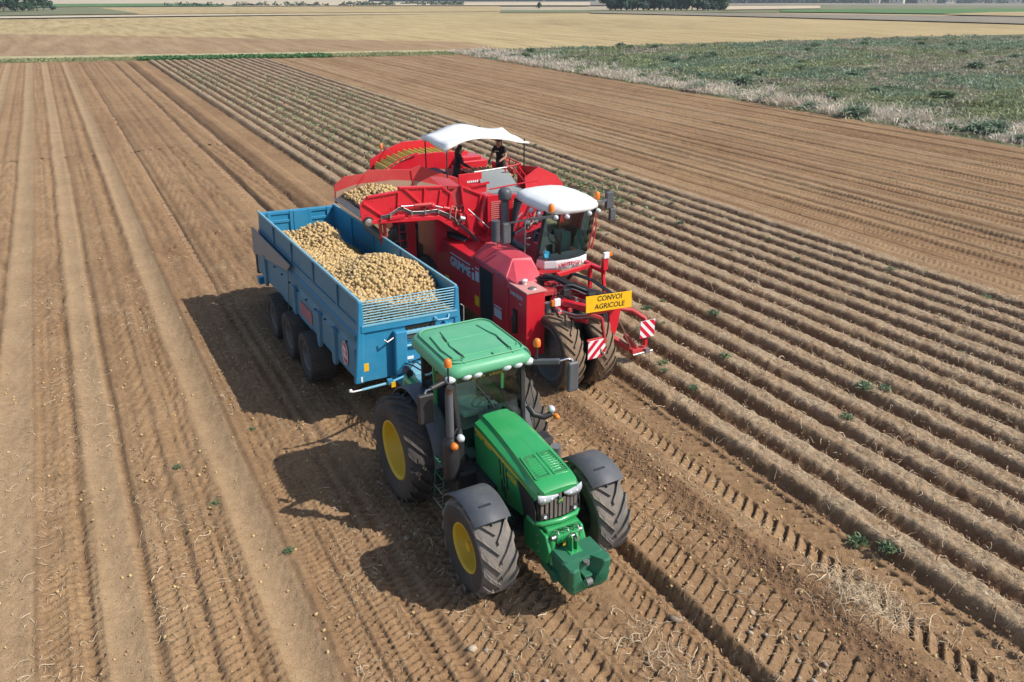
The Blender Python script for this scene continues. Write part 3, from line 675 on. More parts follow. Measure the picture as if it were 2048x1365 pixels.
pane([(TX-.58,10.765,1.30),(TX+.58,10.765,1.30),(TX+.66,10.965,2.90),(TX-.66,10.965,2.90)], (0,1,0), "windscreen")
for s in (-1,1):
    pane([(TX+s*.645,10.83,1.35),(TX+s*.665,11.70,1.40),(TX+s*.69,11.68,2.88),(TX+s*.685,11.03,2.88)], (-s,0,0))
    pane([(TX+s*.667,11.78,1.6),(TX+s*.66,12.28,1.75),(TX+s*.675,12.22,2.88),(TX+s*.69,11.76,2.88)], (-s,0,0))
pane([(TX-.60,12.33,1.60),(TX+.60,12.33,1.60),(TX+.62,12.25,2.88),(TX-.62,12.25,2.88)], (0,-1,0), "rear_window")
def rrect(x0,x1,y0,y1,z,r,n=5):
    out = []
    for cx, cy, a0 in ((x1-r,y0+r,-90),(x1-r,y1-r,0),(x0+r,y1-r,90),(x0+r,y0+r,180)):
        for i in range(n+1):
            a = R(a0+90*i/n); out.append((cx+r*math.cos(a), cy+r*math.sin(a), z))
    return out
rx0, rx1, ry0, ry1 = TX-.83, TX+.87, 10.80, 12.58
f = MB(); rings = []
for ins, z in ((.14,2.90),(.02,2.92),(.0,2.97),(.004,3.04),(.025,3.085),(.07,3.115),(.2,3.140),(.6,3.157)):
    rings.append(rrect(rx0+ins,rx1-ins,ry0+ins,ry1-ins,z, max(.08,.26-ins*.3)))
# bow the roof lower at front corners like the photo's rounded cap
rings = [[(x,y,z-.05*max(0,(abs(x-TX)-.45)/.41)**2-.05*max(0,(11.4-y)/.7)**2) for x,y,z in r] for r in rings]
f.loft(rings, True, 0, True); roof = f.build("roof", M_ROOFG, cabm)
# raised roof fields with dark joints between them
def roofz(x, y): return 3.158-.05*max(0,(abs(x-TX)-.45)/.41)**2-.05*max(0,(11.4-y)/.7)**2
for poly in ([(-.40,11.08),(.40,11.08),(.44,11.55),(.40,11.72),(-.40,11.72),(-.44,11.55)],[(-.40,11.76),(.40,11.76),(.34,12.20),(-.34,12.20)],
             [(-.60,11.10),(-.45,11.08),(-.49,11.6),(-.44,11.78),(-.38,12.18),(-.58,12.10),(-.63,11.5)],[(.60,11.10),(.45,11.08),(.49,11.6),(.44,11.78),(.38,12.18),(.58,12.10),(.63,11.5)]):
    f = MB(); vs_ = [(TX+x,y,roofz(TX+x,y)+.012) for x,y in poly]; lo = [(x,y,z-.03) for x,y,z in vs_]
    n = len(vs_); f.add(lo+vs_, [tuple(range(n,2*n))]+[(i,(i+1)%n,(i+1)%n+n,i+n) for i in range(n)]); f.build("roof_field", M_ROOFG, roof, .012)
f = MB(); f.bx(TX-.43,TX-.415,11.0,11.5,3.150,3.163); f.bx(TX+.455,TX+.47,11.0,11.5,3.146,3.160); f.bx(TX-.41,TX-.40,11.74,12.1,3.152,3.163); f.build("roof_joint", M_BLACK, roof)
for ins in (.13,):
    rg = rrect(rx0+ins,rx1-ins,ry0+ins,ry1-ins,0,.2,6); rg = [(x,y,roofz(x,y)-.012) for x,y,z in rg]; f = MB(); f.tube(rg+[rg[0]], .014, 6, cap=False); f.build("roof_rim", M_ROOFG, roof)
for s in (-1,1):
    f = MB(); f.tube([(TX+s*.46,10.90,3.10),(TX+s*.48,11.02,3.135),(TX+s*.62,11.06,3.13),(TX+s*.70,11.2,3.13)],.012,6); f.build("roof_crease", M_ROOFG, roof)
f = MB(); f.bx(TX+.10,TX+.26,10.93,11.03,3.12,3.145); f.build("roof_hatch", M_ROOFG, roof, .006)
f = MB(); f.bx(TX-.60,TX+.60,10.86,10.98,2.83,2.93); f.build("light_bar", M_BLACK, roof, .02)
for x in (-.74,-.46,-.26,.30,.52,.76):
    f = MB(); f.lathe([(.001,-.06),(.045,-.055),(.078,-.03),(.086,.0),(.09,.03)], (TX+x,10.85 if abs(x) < .7 else 10.88,2.885 if abs(x) < .7 else 2.87), 'y', 14); o = f.build("work_light", M_LENS, roof); o.scale = (1.15,1,.8)
    o.location = Vector(o.location) + Vector(((TX+x-TX)*(-.15), 0, .2*(2.885-world_of(roof).translation.z)))
text_part("JOHN", .095, frame((TX-.19,10.945,2.745),(1,0,0),(0,-.02,1)), M_STRIPE, roof, align='CENTER')
text_part("DEERE", .095, frame((TX+.15,10.945,2.745),(1,0,0),(0,-.02,1)), M_STRIPE, roof, align='CENTER')
f = MB(); f.plate([(TX-.60,10.948,2.73),(TX+.60,10.948,2.73),(TX+.62,10.955,2.84),(TX-.62,10.955,2.84)], (0,-1,0), .002); f.build("sun_strip", paint("sun_strip_green",(.01,.06,.03),.3,.1), cabm)
for s, x in ((-1,TX-.80),(1,TX+.90)):
    f = MB(); f.cyl((x,10.84,2.86),(x,10.84,3.15),.018,8); bc = f.build("beacon_stalk", M_BLACK, cabm)
    f = MB(); f.lathe([(.062,3.15),(.066,3.20),(.060,3.26),(.035,3.29),(.001,3.298)], (x,10.84,0), 'z', 16); f.build("beacon", M_AMBER, bc)
# mirrors on arms
f = MB(); f.tube([(TX-.70,10.95,2.86),(TX-.95,10.88,2.84),(TX-1.12,10.84,2.82)],.045,8); f.build("mirror_arm", M_BLACK, cabm)
f = MB(); f.tube([(TX-1.10,10.84,2.82),(TX-1.20,10.85,2.80),(TX-1.22,10.86,2.70)],.018,8); f.build("mirror_bracket", M_CHROME, cabm)
f = MB(); f.bx(TX-1.36,TX-1.08,10.80,10.90,2.20,2.74); f.build("mirror", M_BLACK, cabm, .03, seg=3)
f = MB(); f.beam((TX+.70,10.95,2.84),(TX+1.24,10.62,2.87),.08,.10); f.build("mirror_arm", M_GREYP, cabm, .02)
f = MB(); f.tube([(TX+1.24,10.62,2.88),(TX+1.38,10.59,2.90),(TX+1.46,10.57,2.88),(TX+1.47,10.56,2.78)],.02,8); f.build("mirror_bracket", M_CHROME, cabm)
f = MB(); f.bx(TX+1.36,TX+1.58,10.50,10.60,2.26,2.84); f.build("mirror", M_GREYP, cabm, .04, seg=3)
# exhaust stack and steps on the near side
f = MB(); f.lathe([(.001,1.16),(.10,1.16),(.135,1.20),(.145,1.28),(.145,1.86),(.13,1.94),(.085,1.98),(.075,2.02)], (TX-.93,10.55,0), 'z', 22); ex = f.build("exhaust_silencer", M_BLACK, tr)
f = MB(); f.tube([(TX-.93,10.55,1.98),(TX-.925,10.56,2.5),(TX-.92,10.57,2.80)],.068,16); f.build("exhaust_pipe", M_GREYP, ex)
f = MB(); f.tube([(TX-.92,10.57,2.79),(TX-.92,10.56,2.88),(TX-.91,10.53,2.94)],.060,16,cap=False); f.tube([(TX-.91,10.53,2.94),(TX-.915,10.545,2.91)],[.060,.052],16,cap=True,mi=1); f.build("exhaust_tip", [M_RUST,M_DARK], ex)
f = MB(); f.bx(TX-.80,TX-.70,10.5,10.62,1.1,1.9); f.build("silencer_bracket", M_BLACK, ex)
for x, y, z, dx in ((TX-.80,10.40,1.98,1),(TX-.94,10.36,1.93,0)):
    f = MB(); f.lathe([(.001,-.05),(.045,-.045),(.062,-.01),(.062,.05),(.03,.09)], (x,y,z+ (.03 if dx else -.02)), 'y', 14); f.build("headlamp" if dx else "indicator", M_LENS if dx else M_AMBER, tr)
f = MB(); f.tube([(TX-.66,10.70,1.86),(TX-.74,10.58,2.06),(TX-.80,10.46,2.02)],.04,8); f.build("lamp_arm", M_BLACK, tr)
f = MB(); f.tube([(TX+.66,10.72,2.10),(TX+.72,10.62,1.95),(TX+.88,10.52,1.90),(TX+1.02,10.50,1.95)],.055,8); f.build("lamp_arm", M_BLACK, tr)
f = MB(); f.lathe([(.001,-.05),(.045,-.045),(.062,-.01),(.062,.05),(.03,.09)], (TX+1.02,10.50,2.03), 'y', 14); f.build("headlamp", M_LENS, tr)
f = MB(); f.lathe([(.001,-.05),(.035,-.045),(.05,-.01),(.05,.05)], (TX+1.08,10.42,1.90), 'y', 14); f.build("indicator", M_AMBER, tr)
for k, z in enumerate((.48,.76,1.04,1.30)):
    f = MB(); x0 = TX-1.06+k*.02; x1 = TX-.72
    for q in range(4): f.tube([(x1,10.75+q*.10,z),(x0+.03,10.75+q*.10,z),(x0,10.77+q*.10,z+.01)],.012,6)
    f.tube([(x0,10.72,z+.02),(x0,11.10,z+.02)],.014,6); f.build("step", M_DGREEN if k > 1 else M_STEEL, tr)
f = MB(); f.tube([(TX-1.04,10.73,.46),(TX-.98,10.73,1.32)],.014,6); f.tube([(TX-1.04,11.10,.46),(TX-.98,11.10,1.32)],.014,6); f.build("step_frame", M_DGREEN, tr)
f = MB(); f.tube([(TX-.76,10.72,1.32),(TX-.82,10.70,1.7),(TX-.74,10.74,1.98),(TX-.69,10.76,1.98)],.016,8); f.build("grab_rail", M_BLACK, tr)
f = MB(); f.bx(TX+.45,TX+.92,10.25,10.55,1.30,1.62); f.build("battery_box", M_BLACK, tr, .03)
f = MB(); f.cyl((TX+.90,10.15,1.05),(TX+.90,10.15,1.50),.10,14); f.build("air_tank", M_STEEL, tr)
f = MB(); f.tube([(TX+.68,10.70,2.6),(TX+.74,10.66,2.2),(TX+.74,10.62,1.6)],.008,6); f.build("wiper_cable", M_BLACK, tr)
# inside the cab
f = MB(); f.bx(TX-.26,TX+.26,11.45,11.95,1.70,1.84); f.box((TX,12.0,2.12),(.50,.14,.62),Matrix.Rotation(R(-8),3,'X')); f.bx(TX-.14,TX+.14,11.98,12.08,2.40,2.62); f.build("seat", M_SEAT, cabm, .05, seg=3)
f = MB(); f.bx(TX+.28,TX+.40,11.2,11.9,1.75,1.92); f.build("armrest", M_CABG, cabm, .03)
f = MB(); f.bx(TX-.16,TX+.16,10.86,11.05,1.3,2.02); f.tube([(TX,11.0,1.95),(TX,11.18,2.12)],.035,8); f.build("steering_console", M_CABG, cabm, .03)
f = MB(); ring = [(TX+.20*math.cos(a),11.20-.10*math.sin(a),2.14+.17*math.sin(a)) for a in np.linspace(0,2*math.pi,25)]; f.tube(ring,.016,6,cap=False)
for a in (0,2.1,4.2): f.tube([(TX,11.20,2.14),(TX+.20*math.cos(a),11.20-.10*math.sin(a),2.14+.17*math.sin(a))],.012,5)
f.build("steering_wheel", M_BLACK, cabm)
f = MB(); f.bx(TX+.42,TX+.56,10.95,11.02,2.05,2.25); f.build("monitor", M_BLACK, cabm, .01)
f = MB(); f.tube([(TX-.30,10.90,2.70),(TX-.05,10.85,2.35),(TX+.04,10.82,2.16)],.012,5); f.build("wiper", M_BLACK, cabm)
# hitch at the back
f = MB(); f.bx(TX-.12,TX+.12,12.5,13.2,.60,.78); f.beam((TX-.45,12.4,.7),(TX-.50,13.25,.75),.07,.10); f.beam((TX+.45,12.4,.7),(TX+.50,13.25,.75),.07,.10); f.build("rear_linkage", M_BLACK, tr, .015)

# front weight hanging on the linkage
WX = TX+.06
wt = empty("front_weight", (WX, 8.02, .40), "dark green ballast weight block hanging on the tractor's front linkage", "weight")
f = MB()
def sec(z, hx, ya, yb): return [(WX-hx,yb,z),(WX-hx,ya+.05,z),(WX-hx+.06,ya,z),(WX+hx-.06,ya,z),(WX+hx,ya+.05,z),(WX+hx,yb,z)]
f.loft([sec(.40,.26,7.90,8.16),sec(.50,.33,7.80,8.26),sec(.62,.355,7.86,8.30)], True)
f.loft([sec(.60,.355,7.93,8.30),sec(.95,.37,7.92,8.32),sec(1.0,.34,7.94,8.30)], True)
body = f.build("weight_body", M_DGREEN, wt, .02)
for s in (-1,1):
    f = MB()
    q = [(WX+s*.372,7.94),(WX+s*.10,7.94),(WX+s*.22,7.735),(WX+s*.32,7.725),(WX+s*.372,7.77)]
    q2 = [(WX+s*.36,7.94),(WX+s*.03,7.94),(WX+s*.06,7.76),(WX+s*.30,7.745),(WX+s*.355,7.79)]
    q0 = [(WX+s*.30,7.94),(WX+s*.01,7.94),(WX+s*.02,7.83),(WX+s*.26,7.815),(WX+s*.29,7.86)]
    rg = [[(x,y,z) for x,y in pp] for pp, z in ((q0,.45),(q2,.56),(q,.88),(q,.955),([(x*.97+WX*.03,y+.02 if y < 7.9 else y) for x,y in q],.99))]
    f.loft(rg, True); f.build("weight_jaw", M_DGREEN, wt, .018)
    for k in range(7):
        t_ = (k+.5)/7; xx = WX+s*(.05+.24*t_); f = MB(); f.beam((WX+s*(.03+.23*t_),7.805,.50),(xx,7.742,.60),.012,.012); f.beam((xx,7.742,.60),(WX+s*(.10+.25*t_),7.742,.74),.012,.012); f.build("rib", M_DGREEN, wt)
f = MB(); f.cyl((WX-.05,7.80,.62),(WX+.05,7.80,.62),.06,14); f.build("tow_pin", M_RIMG, wt)
f = MB(); f.cyl((WX,7.88,.90),(WX,7.88,.955),.05,14); f.build("tow_pin", M_RIMG, wt)
f = MB(); f.bx(WX-.07,WX+.07,7.80,7.94,.70,.74); f.build("notch_step", M_DGREEN, wt, .01)
for s in (-1,1):
    f = MB(); f.prism([(8.10,.99),(8.24,.99),(8.22,1.26),(8.17,1.29),(8.12,1.26)], 'x', WX-.06+s*.045-.012, WX-.06+s*.045+.012); f.build("bracket_plate", M_GREEN, wt, .004)
f = MB(); f.bx(WX-.17,WX+.05,8.06,8.26,.985,1.015); f.build("bracket_base", M_GREEN, wt, .005)
f = MB(); f.cyl((WX-.13,8.18,1.25),(WX+.01,8.18,1.25),.02,10); f.build("bracket_pin", M_STEEL, wt)

for k in range(5):
    f = MB(); x = TX-.18+k*.09; f.tube([(x,8.46,1.20),(x+.02,8.36,1.26),(x+.05,8.32,1.12),(x+.02,8.40,.95)],.011,6); f.build("linkage_hose", M_HOSE if k%2 else M_STEEL, tr)
for s in (-1,1):
    for z in (.78,.92,1.06):
        f = MB(); f.cyl((TX+s*.345,8.62+.12*(z-.78),z),(TX+s*.362,8.62+.12*(z-.78),z),.02,8); f.build("bolt", M_STEEL, tr)
for k in range(4):
    f = MB(); x = TX-.46+.06*k; f.tube([(x,9.9,1.15),(x-.03,9.6,.95+.04*k),(x+.02,9.3,.88),(x+.1,9.1,.8)],.014,6); f.build("engine_hose", M_HOSE, tr)
# ================================================================ TRAILER
tl = empty("farm_trailer", (5.66, 14.97, 0), "blue three-axle tipping trailer heaped with potatoes behind the green tractor", "trailer", rz=R(1.5))
TW = world_of(tl)
ROLL = Matrix.Translation((0,0,.6)) @ Matrix.Rotation(R(1.8),4,'Y') @ Matrix.Translation((0,0,-.6))
TB = TW @ ROLL                                       # the body leans a little to the far side
LEN = 8.25
def tb(name, mat, mb, bevel=.0, parent=None, seg=2): return mb.build(name, mat, parent or tl, bevel, xf=TB, seg=seg)
HB, HM, HT, ZF, ZC, ZL, ZTP = 1.27, 1.20, 1.125, 1.16, 1.88, 2.34, 2.88
for s in (-1, 1):
    # lower wall, rolled crease and upper board
    f = MB(); y0, y1 = .06, LEN-.02
    prof = [(HB,ZF),(HB-.01,ZC-.10),(HM+.01,ZC),(HM+.05,ZC+.22),(HM-.02,ZC+.27),(HT+.03,ZL)]
    inner = [(a-.05,z) for a, z in prof]
    poly = [(s*a,z) for a, z in prof] + [(s*a,z) for a, z in reversed(inner)]
    f.prism(poly, 'y', y0, y1); side = tb("side_wall", M_BLUES if s < 0 else [M_BLUE], f)
    f = MB(); f.prism([(s*(HT+.02),ZL),(s*HT,ZTP),(s*(HT-.035),ZTP),(s*(HT-.035),ZL)], 'y', y0, y1); ub = tb("upper_board", M_BLUES if s < 0 else M_BLUE, f)
    f = MB(); f.bx(s*HT-.035 if s > 0 else s*HT-.02, s*HT+.02 if s > 0 else s*HT+.035, .02, LEN, ZTP-.03, ZTP+.03); tb("top_rail", M_BLUELT, f, .012)
    f = MB(); f.bx(min(s*(HT-.02),s*(HT+.06)), max(s*(HT-.02),s*(HT+.06)), y0, y1, ZL-.025, ZL+.02); tb("board_ledge", M_BLUES if s < 0 else M_BLUE, f, .008)
    for y in (1.35,3.1,4.9,6.6):
        f = MB(); xx = s*(HT+.02); f.bx(min(xx,xx+s*.035),max(xx,xx+s*.035), y-.05, y+.05, ZL+.02, ZTP-.04); tb("board_stake", M_BLUES if s < 0 else M_BLUE, f, .006)
        f = MB(); xx = s*(HT-.036); f.bx(min(xx,xx-s*.03),max(xx,xx-s*.03), y-.05, y+.05, ZL-.2, ZTP-.04); tb("board_stake", M_BLUE, f, .006)
    for y in (1.32,2.42,4.40,7.28):                      # posts below the crease
        f = MB(); f.prism([(y-.14,ZC-.02),(y+.10,ZC-.02),(y+.10,1.10),(y+.04,.98),(y-.10,.98),(y-.14,1.10)], 'x', s*(HB-.02), s*(HB+.065)); tb("side_post", M_BLUES if s < 0 else M_BLUE, f, .012)
    for k in range(11):
        y = .55+k*.72; f = MB(); f.cyl((s*(HB-.02),y,ZC-.07),(s*(HB+.02),y,ZC-.07),.022,8); tb("bolt", M_DARK, f)
    # grey pivot plate and hanging strap at the back
    f = MB(); f.prism([(LEN+.25,2.40),(LEN+.28,1.60),(LEN-3.4,2.14),(LEN-3.7,2.36)], 'x', s*(HB+.0), s*(HB+.04)); tb("pivot_plate", paint("dusty_grey_plate",(.24,.245,.26),.5,.75,dustc=(.30,.25,.21)) , f, .006)
    f = MB(); f.beam((s*(HB+.05),LEN-3.55,2.2),(s*(HB+.06),LEN-3.3,.92),.035,.012,up=(1,0,0)); tb("strap", M_GREYP, f)
    f = MB(); f.bx(min(s*HB,s*(HB-.1)),max(s*HB,s*(HB-.1)),LEN+.10,LEN+.26,1.0,1.62); tb("rear_post", M_BLACK, f, .01)
# maker's oval plate and red lettering on the near wall (too worn to read)
f = MB(); n = 28; pts = [(-HB-.012, .60+.17*math.cos(2*math.pi*k/n), 1.52+.27*math.sin(2*math.pi*k/n)) for k in range(n)]; f.plate(pts, (-1,0,0), .008); ov = tb("oval_plate", paint("red_plate",(.50,.03,.07),.4,.35,dustc=(.55,.42,.38)), f)
f = MB(); f.tube([(-HB-.022,p[1],p[2]) for p in pts]+[(-HB-.022,pts[0][1],pts[0][2])], .008, 5, cap=False); tb("oval_rim", M_WHT, f, parent=tl)
for k, (dy, dz, hh) in enumerate(((.09,.10,.05),(.05,.09,.06),(.01,.08,.05),(-.03,.07,.06),(.08,-.04,.06),(.04,-.05,.05),(0,-.06,.06),(-.04,-.07,.05),(-.08,-.08,.05))):
    f = MB(); f.bx(-HB-.026,-HB-.02,.60+dy-.012,.60+dy+.012,1.52+dz-hh,1.52+dz+hh); tb("worn_mark", M_WHT, f, parent=tl)
f = MB(); f.bx(-HB-.014,-HB-.008,3.0,3.95,1.28,1.62); tb("red_panel", paint("worn_red_decal",(.36,.09,.11),.5,.7,dustc=(.27,.27,.29)), f)
f = MB(); f.bx(-HB+.02,HB-.02,.03,LEN,ZF-.06,ZF); tb("floor", M_BLUE, f)
# headboard with bar grid
f = MB(); f.prism([(-HB+.02,ZF-.12),(HB-.02,ZF-.12),(HB-.05,ZC),(HT+.02,ZL-.12),(-HT-.02,ZL-.12),(-HB+.05,ZC)], 'y', .0, .07); hb = tb("headboard", M_BLUE, f)
for s in (-1,1):
    f = MB(); x = s*(HT+.06)
    f.prism([(s*(HB+.03),ZF-.14),(s*(HB-.17),ZF-.14),(s*(HT-.08),ZL),(s*(HT-.06),ZTP),(s*(HT+.03),ZTP),(s*(HT+.06),ZL)], 'y', -.03, .10); tb("corner_post", M_BLUE, f, .025)
f = MB(); f.bx(-HT,HT,-.045,.09,ZL-.16,ZL-.02); tb("head_beam", M_BLUE, f, .012)
f = MB(); f.bx(-HT+.02,HT-.02,-.055,.03,ZL-.02,ZL+.005); tb("head_beam_edge", M_BLUELT, f)
for k in range(9):
    z = ZL+.045+k*.060; f = MB(); f.cyl((-HT+.02,.0,z),(HT-.02,.0,z),.013,8); tb("grid_bar", M_BLUELT, f)
f = MB(); f.bx(-.42,-.14,-.17,-.0,1.10,2.12); tb("ram_housing", M_BLUE, f, .03)
f = MB(); f.bx(.78,.86,-.12,-.0,1.10,2.12); tb("ram_housing", M_BLUE, f, .02)
f = MB(); f.bx(-.40,.95,-.16,-.08,2.02,2.09); tb("cross_bar", M_BLUELT, f, .01)
f = MB(); f.bx(-.12,.60,-.006,.0,1.86,2.16); sl = tb("viewing_slot", M_DARK, f)
f = MB(); f.bx(-.10,.58,-.02,-.006,1.86,1.93); tb("slot_sill", paint("pale_sill",(.42,.36,.27),.7,.4), f)
for k in range(6):
    f = MB(); f.bx(-.06+k*.11,-.02+k*.11,-.03,-.008,1.96,2.06); tb("slot_tooth", M_BLUELT, f)
f = MB(); f.cyl((-.14,-.07,1.72),(.80,-.07,1.72),.030,10); tb("shelf_tube", M_BLUELT, f)
f = MB(); f.bx(-.14,.78,-.05,-.0,1.66,1.70); f.bx(-.14,.78,-.03,-.0,1.82,1.85); tb("shelf", M_BLUE, f)
f = MB(); f.tube([(.55,-.06,2.28),(.60,-.14,2.22),(.85,-.14,2.22),(.90,-.06,2.28)],.02,6); tb("grab_handle", M_BLUELT, f)
f = MB(); f.tube([(-.40,-.10,2.0),(-.60,-.16,1.93),(-.66,-.12,1.98)],.02,6); tb("hose_hook", M_STEEL, f)
f = MB(); f.bx(-1.10,-.98,-.006,.0,1.28,1.46); tb("yellow_sticker", M_YSIGN, f)
f = MB(); f.bx(-1.18,-1.14,-.04,-.03,1.06,1.18); tb("white_sticker", M_WHT, f)
f = MB(); f.bx(-.12,.06,-.008,.0,1.36,1.43); tb("white_sticker", M_WHT, f)
f = MB(); f.tube([(HT+.10,.02,ZL+.1),(HT+.17,.0,ZL+.05),(HT+.18,.0,1.6)],.012,6); tb("cable", M_STEEL, f)
# tailgate
f = MB(); f.bx(-HT,HT,LEN-.06,LEN,ZF,ZTP-.02); tg = tb("tailgate", M_BLUE, f, .01)
for z in (2.2,2.55,2.80):
    f = MB(); f.bx(-HT+.02,HT-.02,LEN-.09,LEN-.06,z-.05,z+.04); tb("gate_rib", M_BLUE, f, .012, tg)
for x in (-.85,-.2,.35,.92):
    f = MB(); f.bx(x-.05,x+.05,LEN-.11,LEN-.06,2.05 if x == -.2 else 2.35,ZTP-.03); tb("gate_upright", M_BLUE, f, .01, tg)
f = MB(); f.bx(-.14,.30,LEN-.12,LEN-.07,2.25,ZTP-.04); tb("grain_hatch", M_BLUE, f, .012, tg)
f = MB(); f.bx(-HB,HB,LEN+.05,LEN+.30,.70,.92); f.build("rear_bumper", M_BLUE, tl, .02, xf=TW)
# chassis and running gear
f = MB(); f.bx(-.45,-.28,.3,LEN,.86,1.08); f.build("chassis_beam", M_BLACK, tl, .01, xf=TW)
f = MB(); f.bx(.28,.45,.3,LEN,.86,1.08); f.build("chassis_beam", M_BLACK, tl, .01, xf=TW)
for y in (2.92,4.42,5.92):
    f = MB(); f.cyl((-1.3,y,.58),(1.3,y,.58),.07,10); f.build("axle", M_BLACK, tl, xf=TW)
    for s in (-1,1):
        c = TW @ Vector((s*1.24,y,.58)); wheel(tl, c.x, c.y, c.z, .63, .62, .33, s, 30, M_TYRET, M_TYRET, M_RIMG, "wheel", .03, .20, .06, .34, 'trailer', dish=.35)
# drawbar to the tractor
f = MB(); f.beam((-.32,.3,1.0),(-.06,-1.55,.86),.14,.18); f.beam((.32,.3,1.0),(.06,-1.55,.86),.14,.18); f.bx(-.2,.2,-.75,.05,1.02,1.12); f.beam((0,-1.4,.86),(0,-1.85,.80),.12,.10); f.build("drawbar", M_BLUE, tl, .015, xf=TW)
f = MB(); f.bx(-.16,.26,-.62,-.1,1.12,1.30); f.build("drawbar_box", M_BLUELT, tl, .02, xf=TW)
f = MB(); f.cyl((-.95,-1.14,1.52),(-1.52,-1.12,1.50),.028,10); f.build("support_rod", M_BLUELT, tl, xf=TW)
f = MB(); f.cyl((-1.52,-1.12,1.50),(-1.72,-1.11,1.50),.018,8); f.ball((-1.75,-1.11,1.53),.04,10); f.build("rod_end", M_WHT, tl, xf=TW)
f = MB(); f.cyl((-.95,-1.14,1.52),(-.55,-1.05,1.54),.03,8); f.bx(-.98,-.88,-1.2,-1.1,1.5,1.6); f.beam((-.6,-1.05,1.54),(-.25,-.5,1.1),.05,.05); f.build("rod_mount", M_BLUE, tl, xf=TW)
f = MB(); f.bx(-.93,-.84,-1.22,-1.20,1.44,1.55); f.build("yellow_tag", M_YSIGN, tl, xf=TW)
# hoses to the tractor
for k in range(4):
    f = MB(); x = -.18+k*.1; f.tube([(x,-.1,1.35),(x-.05,-.7,1.55+.05*k),(x,-1.3,1.6),(x+.05,-1.9,1.45),(x,-2.2,1.35)],.016,6); f.build("hose", M_HOSE, tl, xf=TW)
# ================================================================ POTATOES
def ico(sub):
    bm = bmesh.new(); bmesh.ops.create_icosphere(bm, subdivisions=sub, radius=1.0)
    V = np.array([v.co[:] for v in bm.verts]); F = np.array([[v.index for v in f.verts] for f in bm.faces]); bm.free(); return V, F
ICOV, ICOF = ico(2)
ICOV1, ICOF1 = ico(1)
M_POT = attr_mat("potato_skin", .6, 0, .18, scale=35)
def rand_rot(n, rng):
    q = rng.normal(size=(n,4)); q /= np.linalg.norm(q,axis=1)[:,None]; w,x,y,z = q.T
    return np.stack([np.stack([1-2*(y*y+z*z),2*(x*y-z*w),2*(x*z+y*w)],-1),np.stack([2*(x*y+z*w),1-2*(x*x+z*z),2*(y*z-x*w)],-1),np.stack([2*(x*z-y*w),2*(y*z+x*w),1-2*(x*x+y*y)],-1)],1)
def pot_cols(n, rng, warm=0.0):
    t = rng.random(n)[:,None]; a = np.array([.56,.385,.15]); b = np.array([.32,.20,.085]); c = np.array([.62,.47,.24])
    k = rng.random(n)[:,None]
    out = (a*(1-t)+b*t)*(1-k*.5) + c*k*.5
    return np.where(rng.random(n)[:,None] < .05, np.array([.17,.10,.055]), out)
def potato_mass(name, P, rad, rng, parent=None, label=None, cat=None):
    """many potatoes joined into one object"""
    n = len(P); R_ = rand_rot(n, rng); sc = np.stack([rad*(1.0+.28*rng.random(n)), rad*(.86+.12*rng.random(n)), rad*(.78+.14*rng.random(n))],1)
    L = ICOV1[None]*sc[:,None,:]; V = np.einsum('nij,nkj->nki', R_, L) + P[:,None,:]
    nv = len(ICOV1); F = ICOF1[None] + (np.arange(n)*nv)[:,None,None]
    c = np.repeat(pot_cols(n, rng), nv, 0)
    o = np_mesh(name, V.reshape(-1,3), F.reshape(-1,3), M_POT, parent, True, {"col":c})
    return tag(o, label, cat, kind="stuff")
POT_MESHES = []
_rng = np.random.default_rng(3)
for k in range(8):
    sc = np.array([1.22, .94, .84])*(1+.1*(_rng.random(3)-.5)); V = ICOV*sc
    V = V*(1+.10*(np.sin(V@_rng.normal(size=3)*2.2+k)[:,None]))
    me_o = np_mesh("potato", V, ICOF, M_POT, None, True, {"col":np.repeat(pot_cols(1,_rng),len(V),0)}); POT_MESHES.append(me_o.data); bpy.data.objects.remove(me_o)
def potato(p, r, label, group, rng):
    o = bpy.data.objects.new("potato", POT_MESHES[int(rng.integers(len(POT_MESHES)))]); col.objects.link(o)
    o.location = p; o.scale = (r,)*3; o.rotation_euler = tuple(rng.random(3)*6.28); return tag(o, label, "potato", group)

def heap(lx, ly):
    """height of the load, trailer coordinates (before the lean)"""
    sg = np.where(lx > -.15, .62, 1.5)
    z = 1.98 - .10*sst(0,.5,lx)*sst(2.6,3.8,ly) + 1.16*np.exp(-((ly-1.75)/1.75)**2)*np.exp(-((lx-.05)/1.7)**2) + 1.10*np.exp(-((ly-5.35)/1.30)**2)*np.exp(-((lx+.15)/sg)**2) + .12*np.exp(-((ly-3.6)/.9)**2)
    z -= .30*sst(6.6,8.0,ly)
    z += .12*sst(.2,.6,lx)*sst(3.0,4.5,ly)
    m_ = sst(6.9,6.0,ly); z = np.maximum(z, (2.84-.26*(lx+1.1)-.8*np.maximum(lx+.3,0))*m_ + 1.5*(1-m_))
    z = z + .06*(fbm(lx/.5,ly/.5,7,3)-.5)
    return np.minimum(z, 3.35)
rng = np.random.default_rng(11)
TBn = np.array(TB)
def to_world(L): return L@TBn[:3,:3].T + TBn[:3,3]
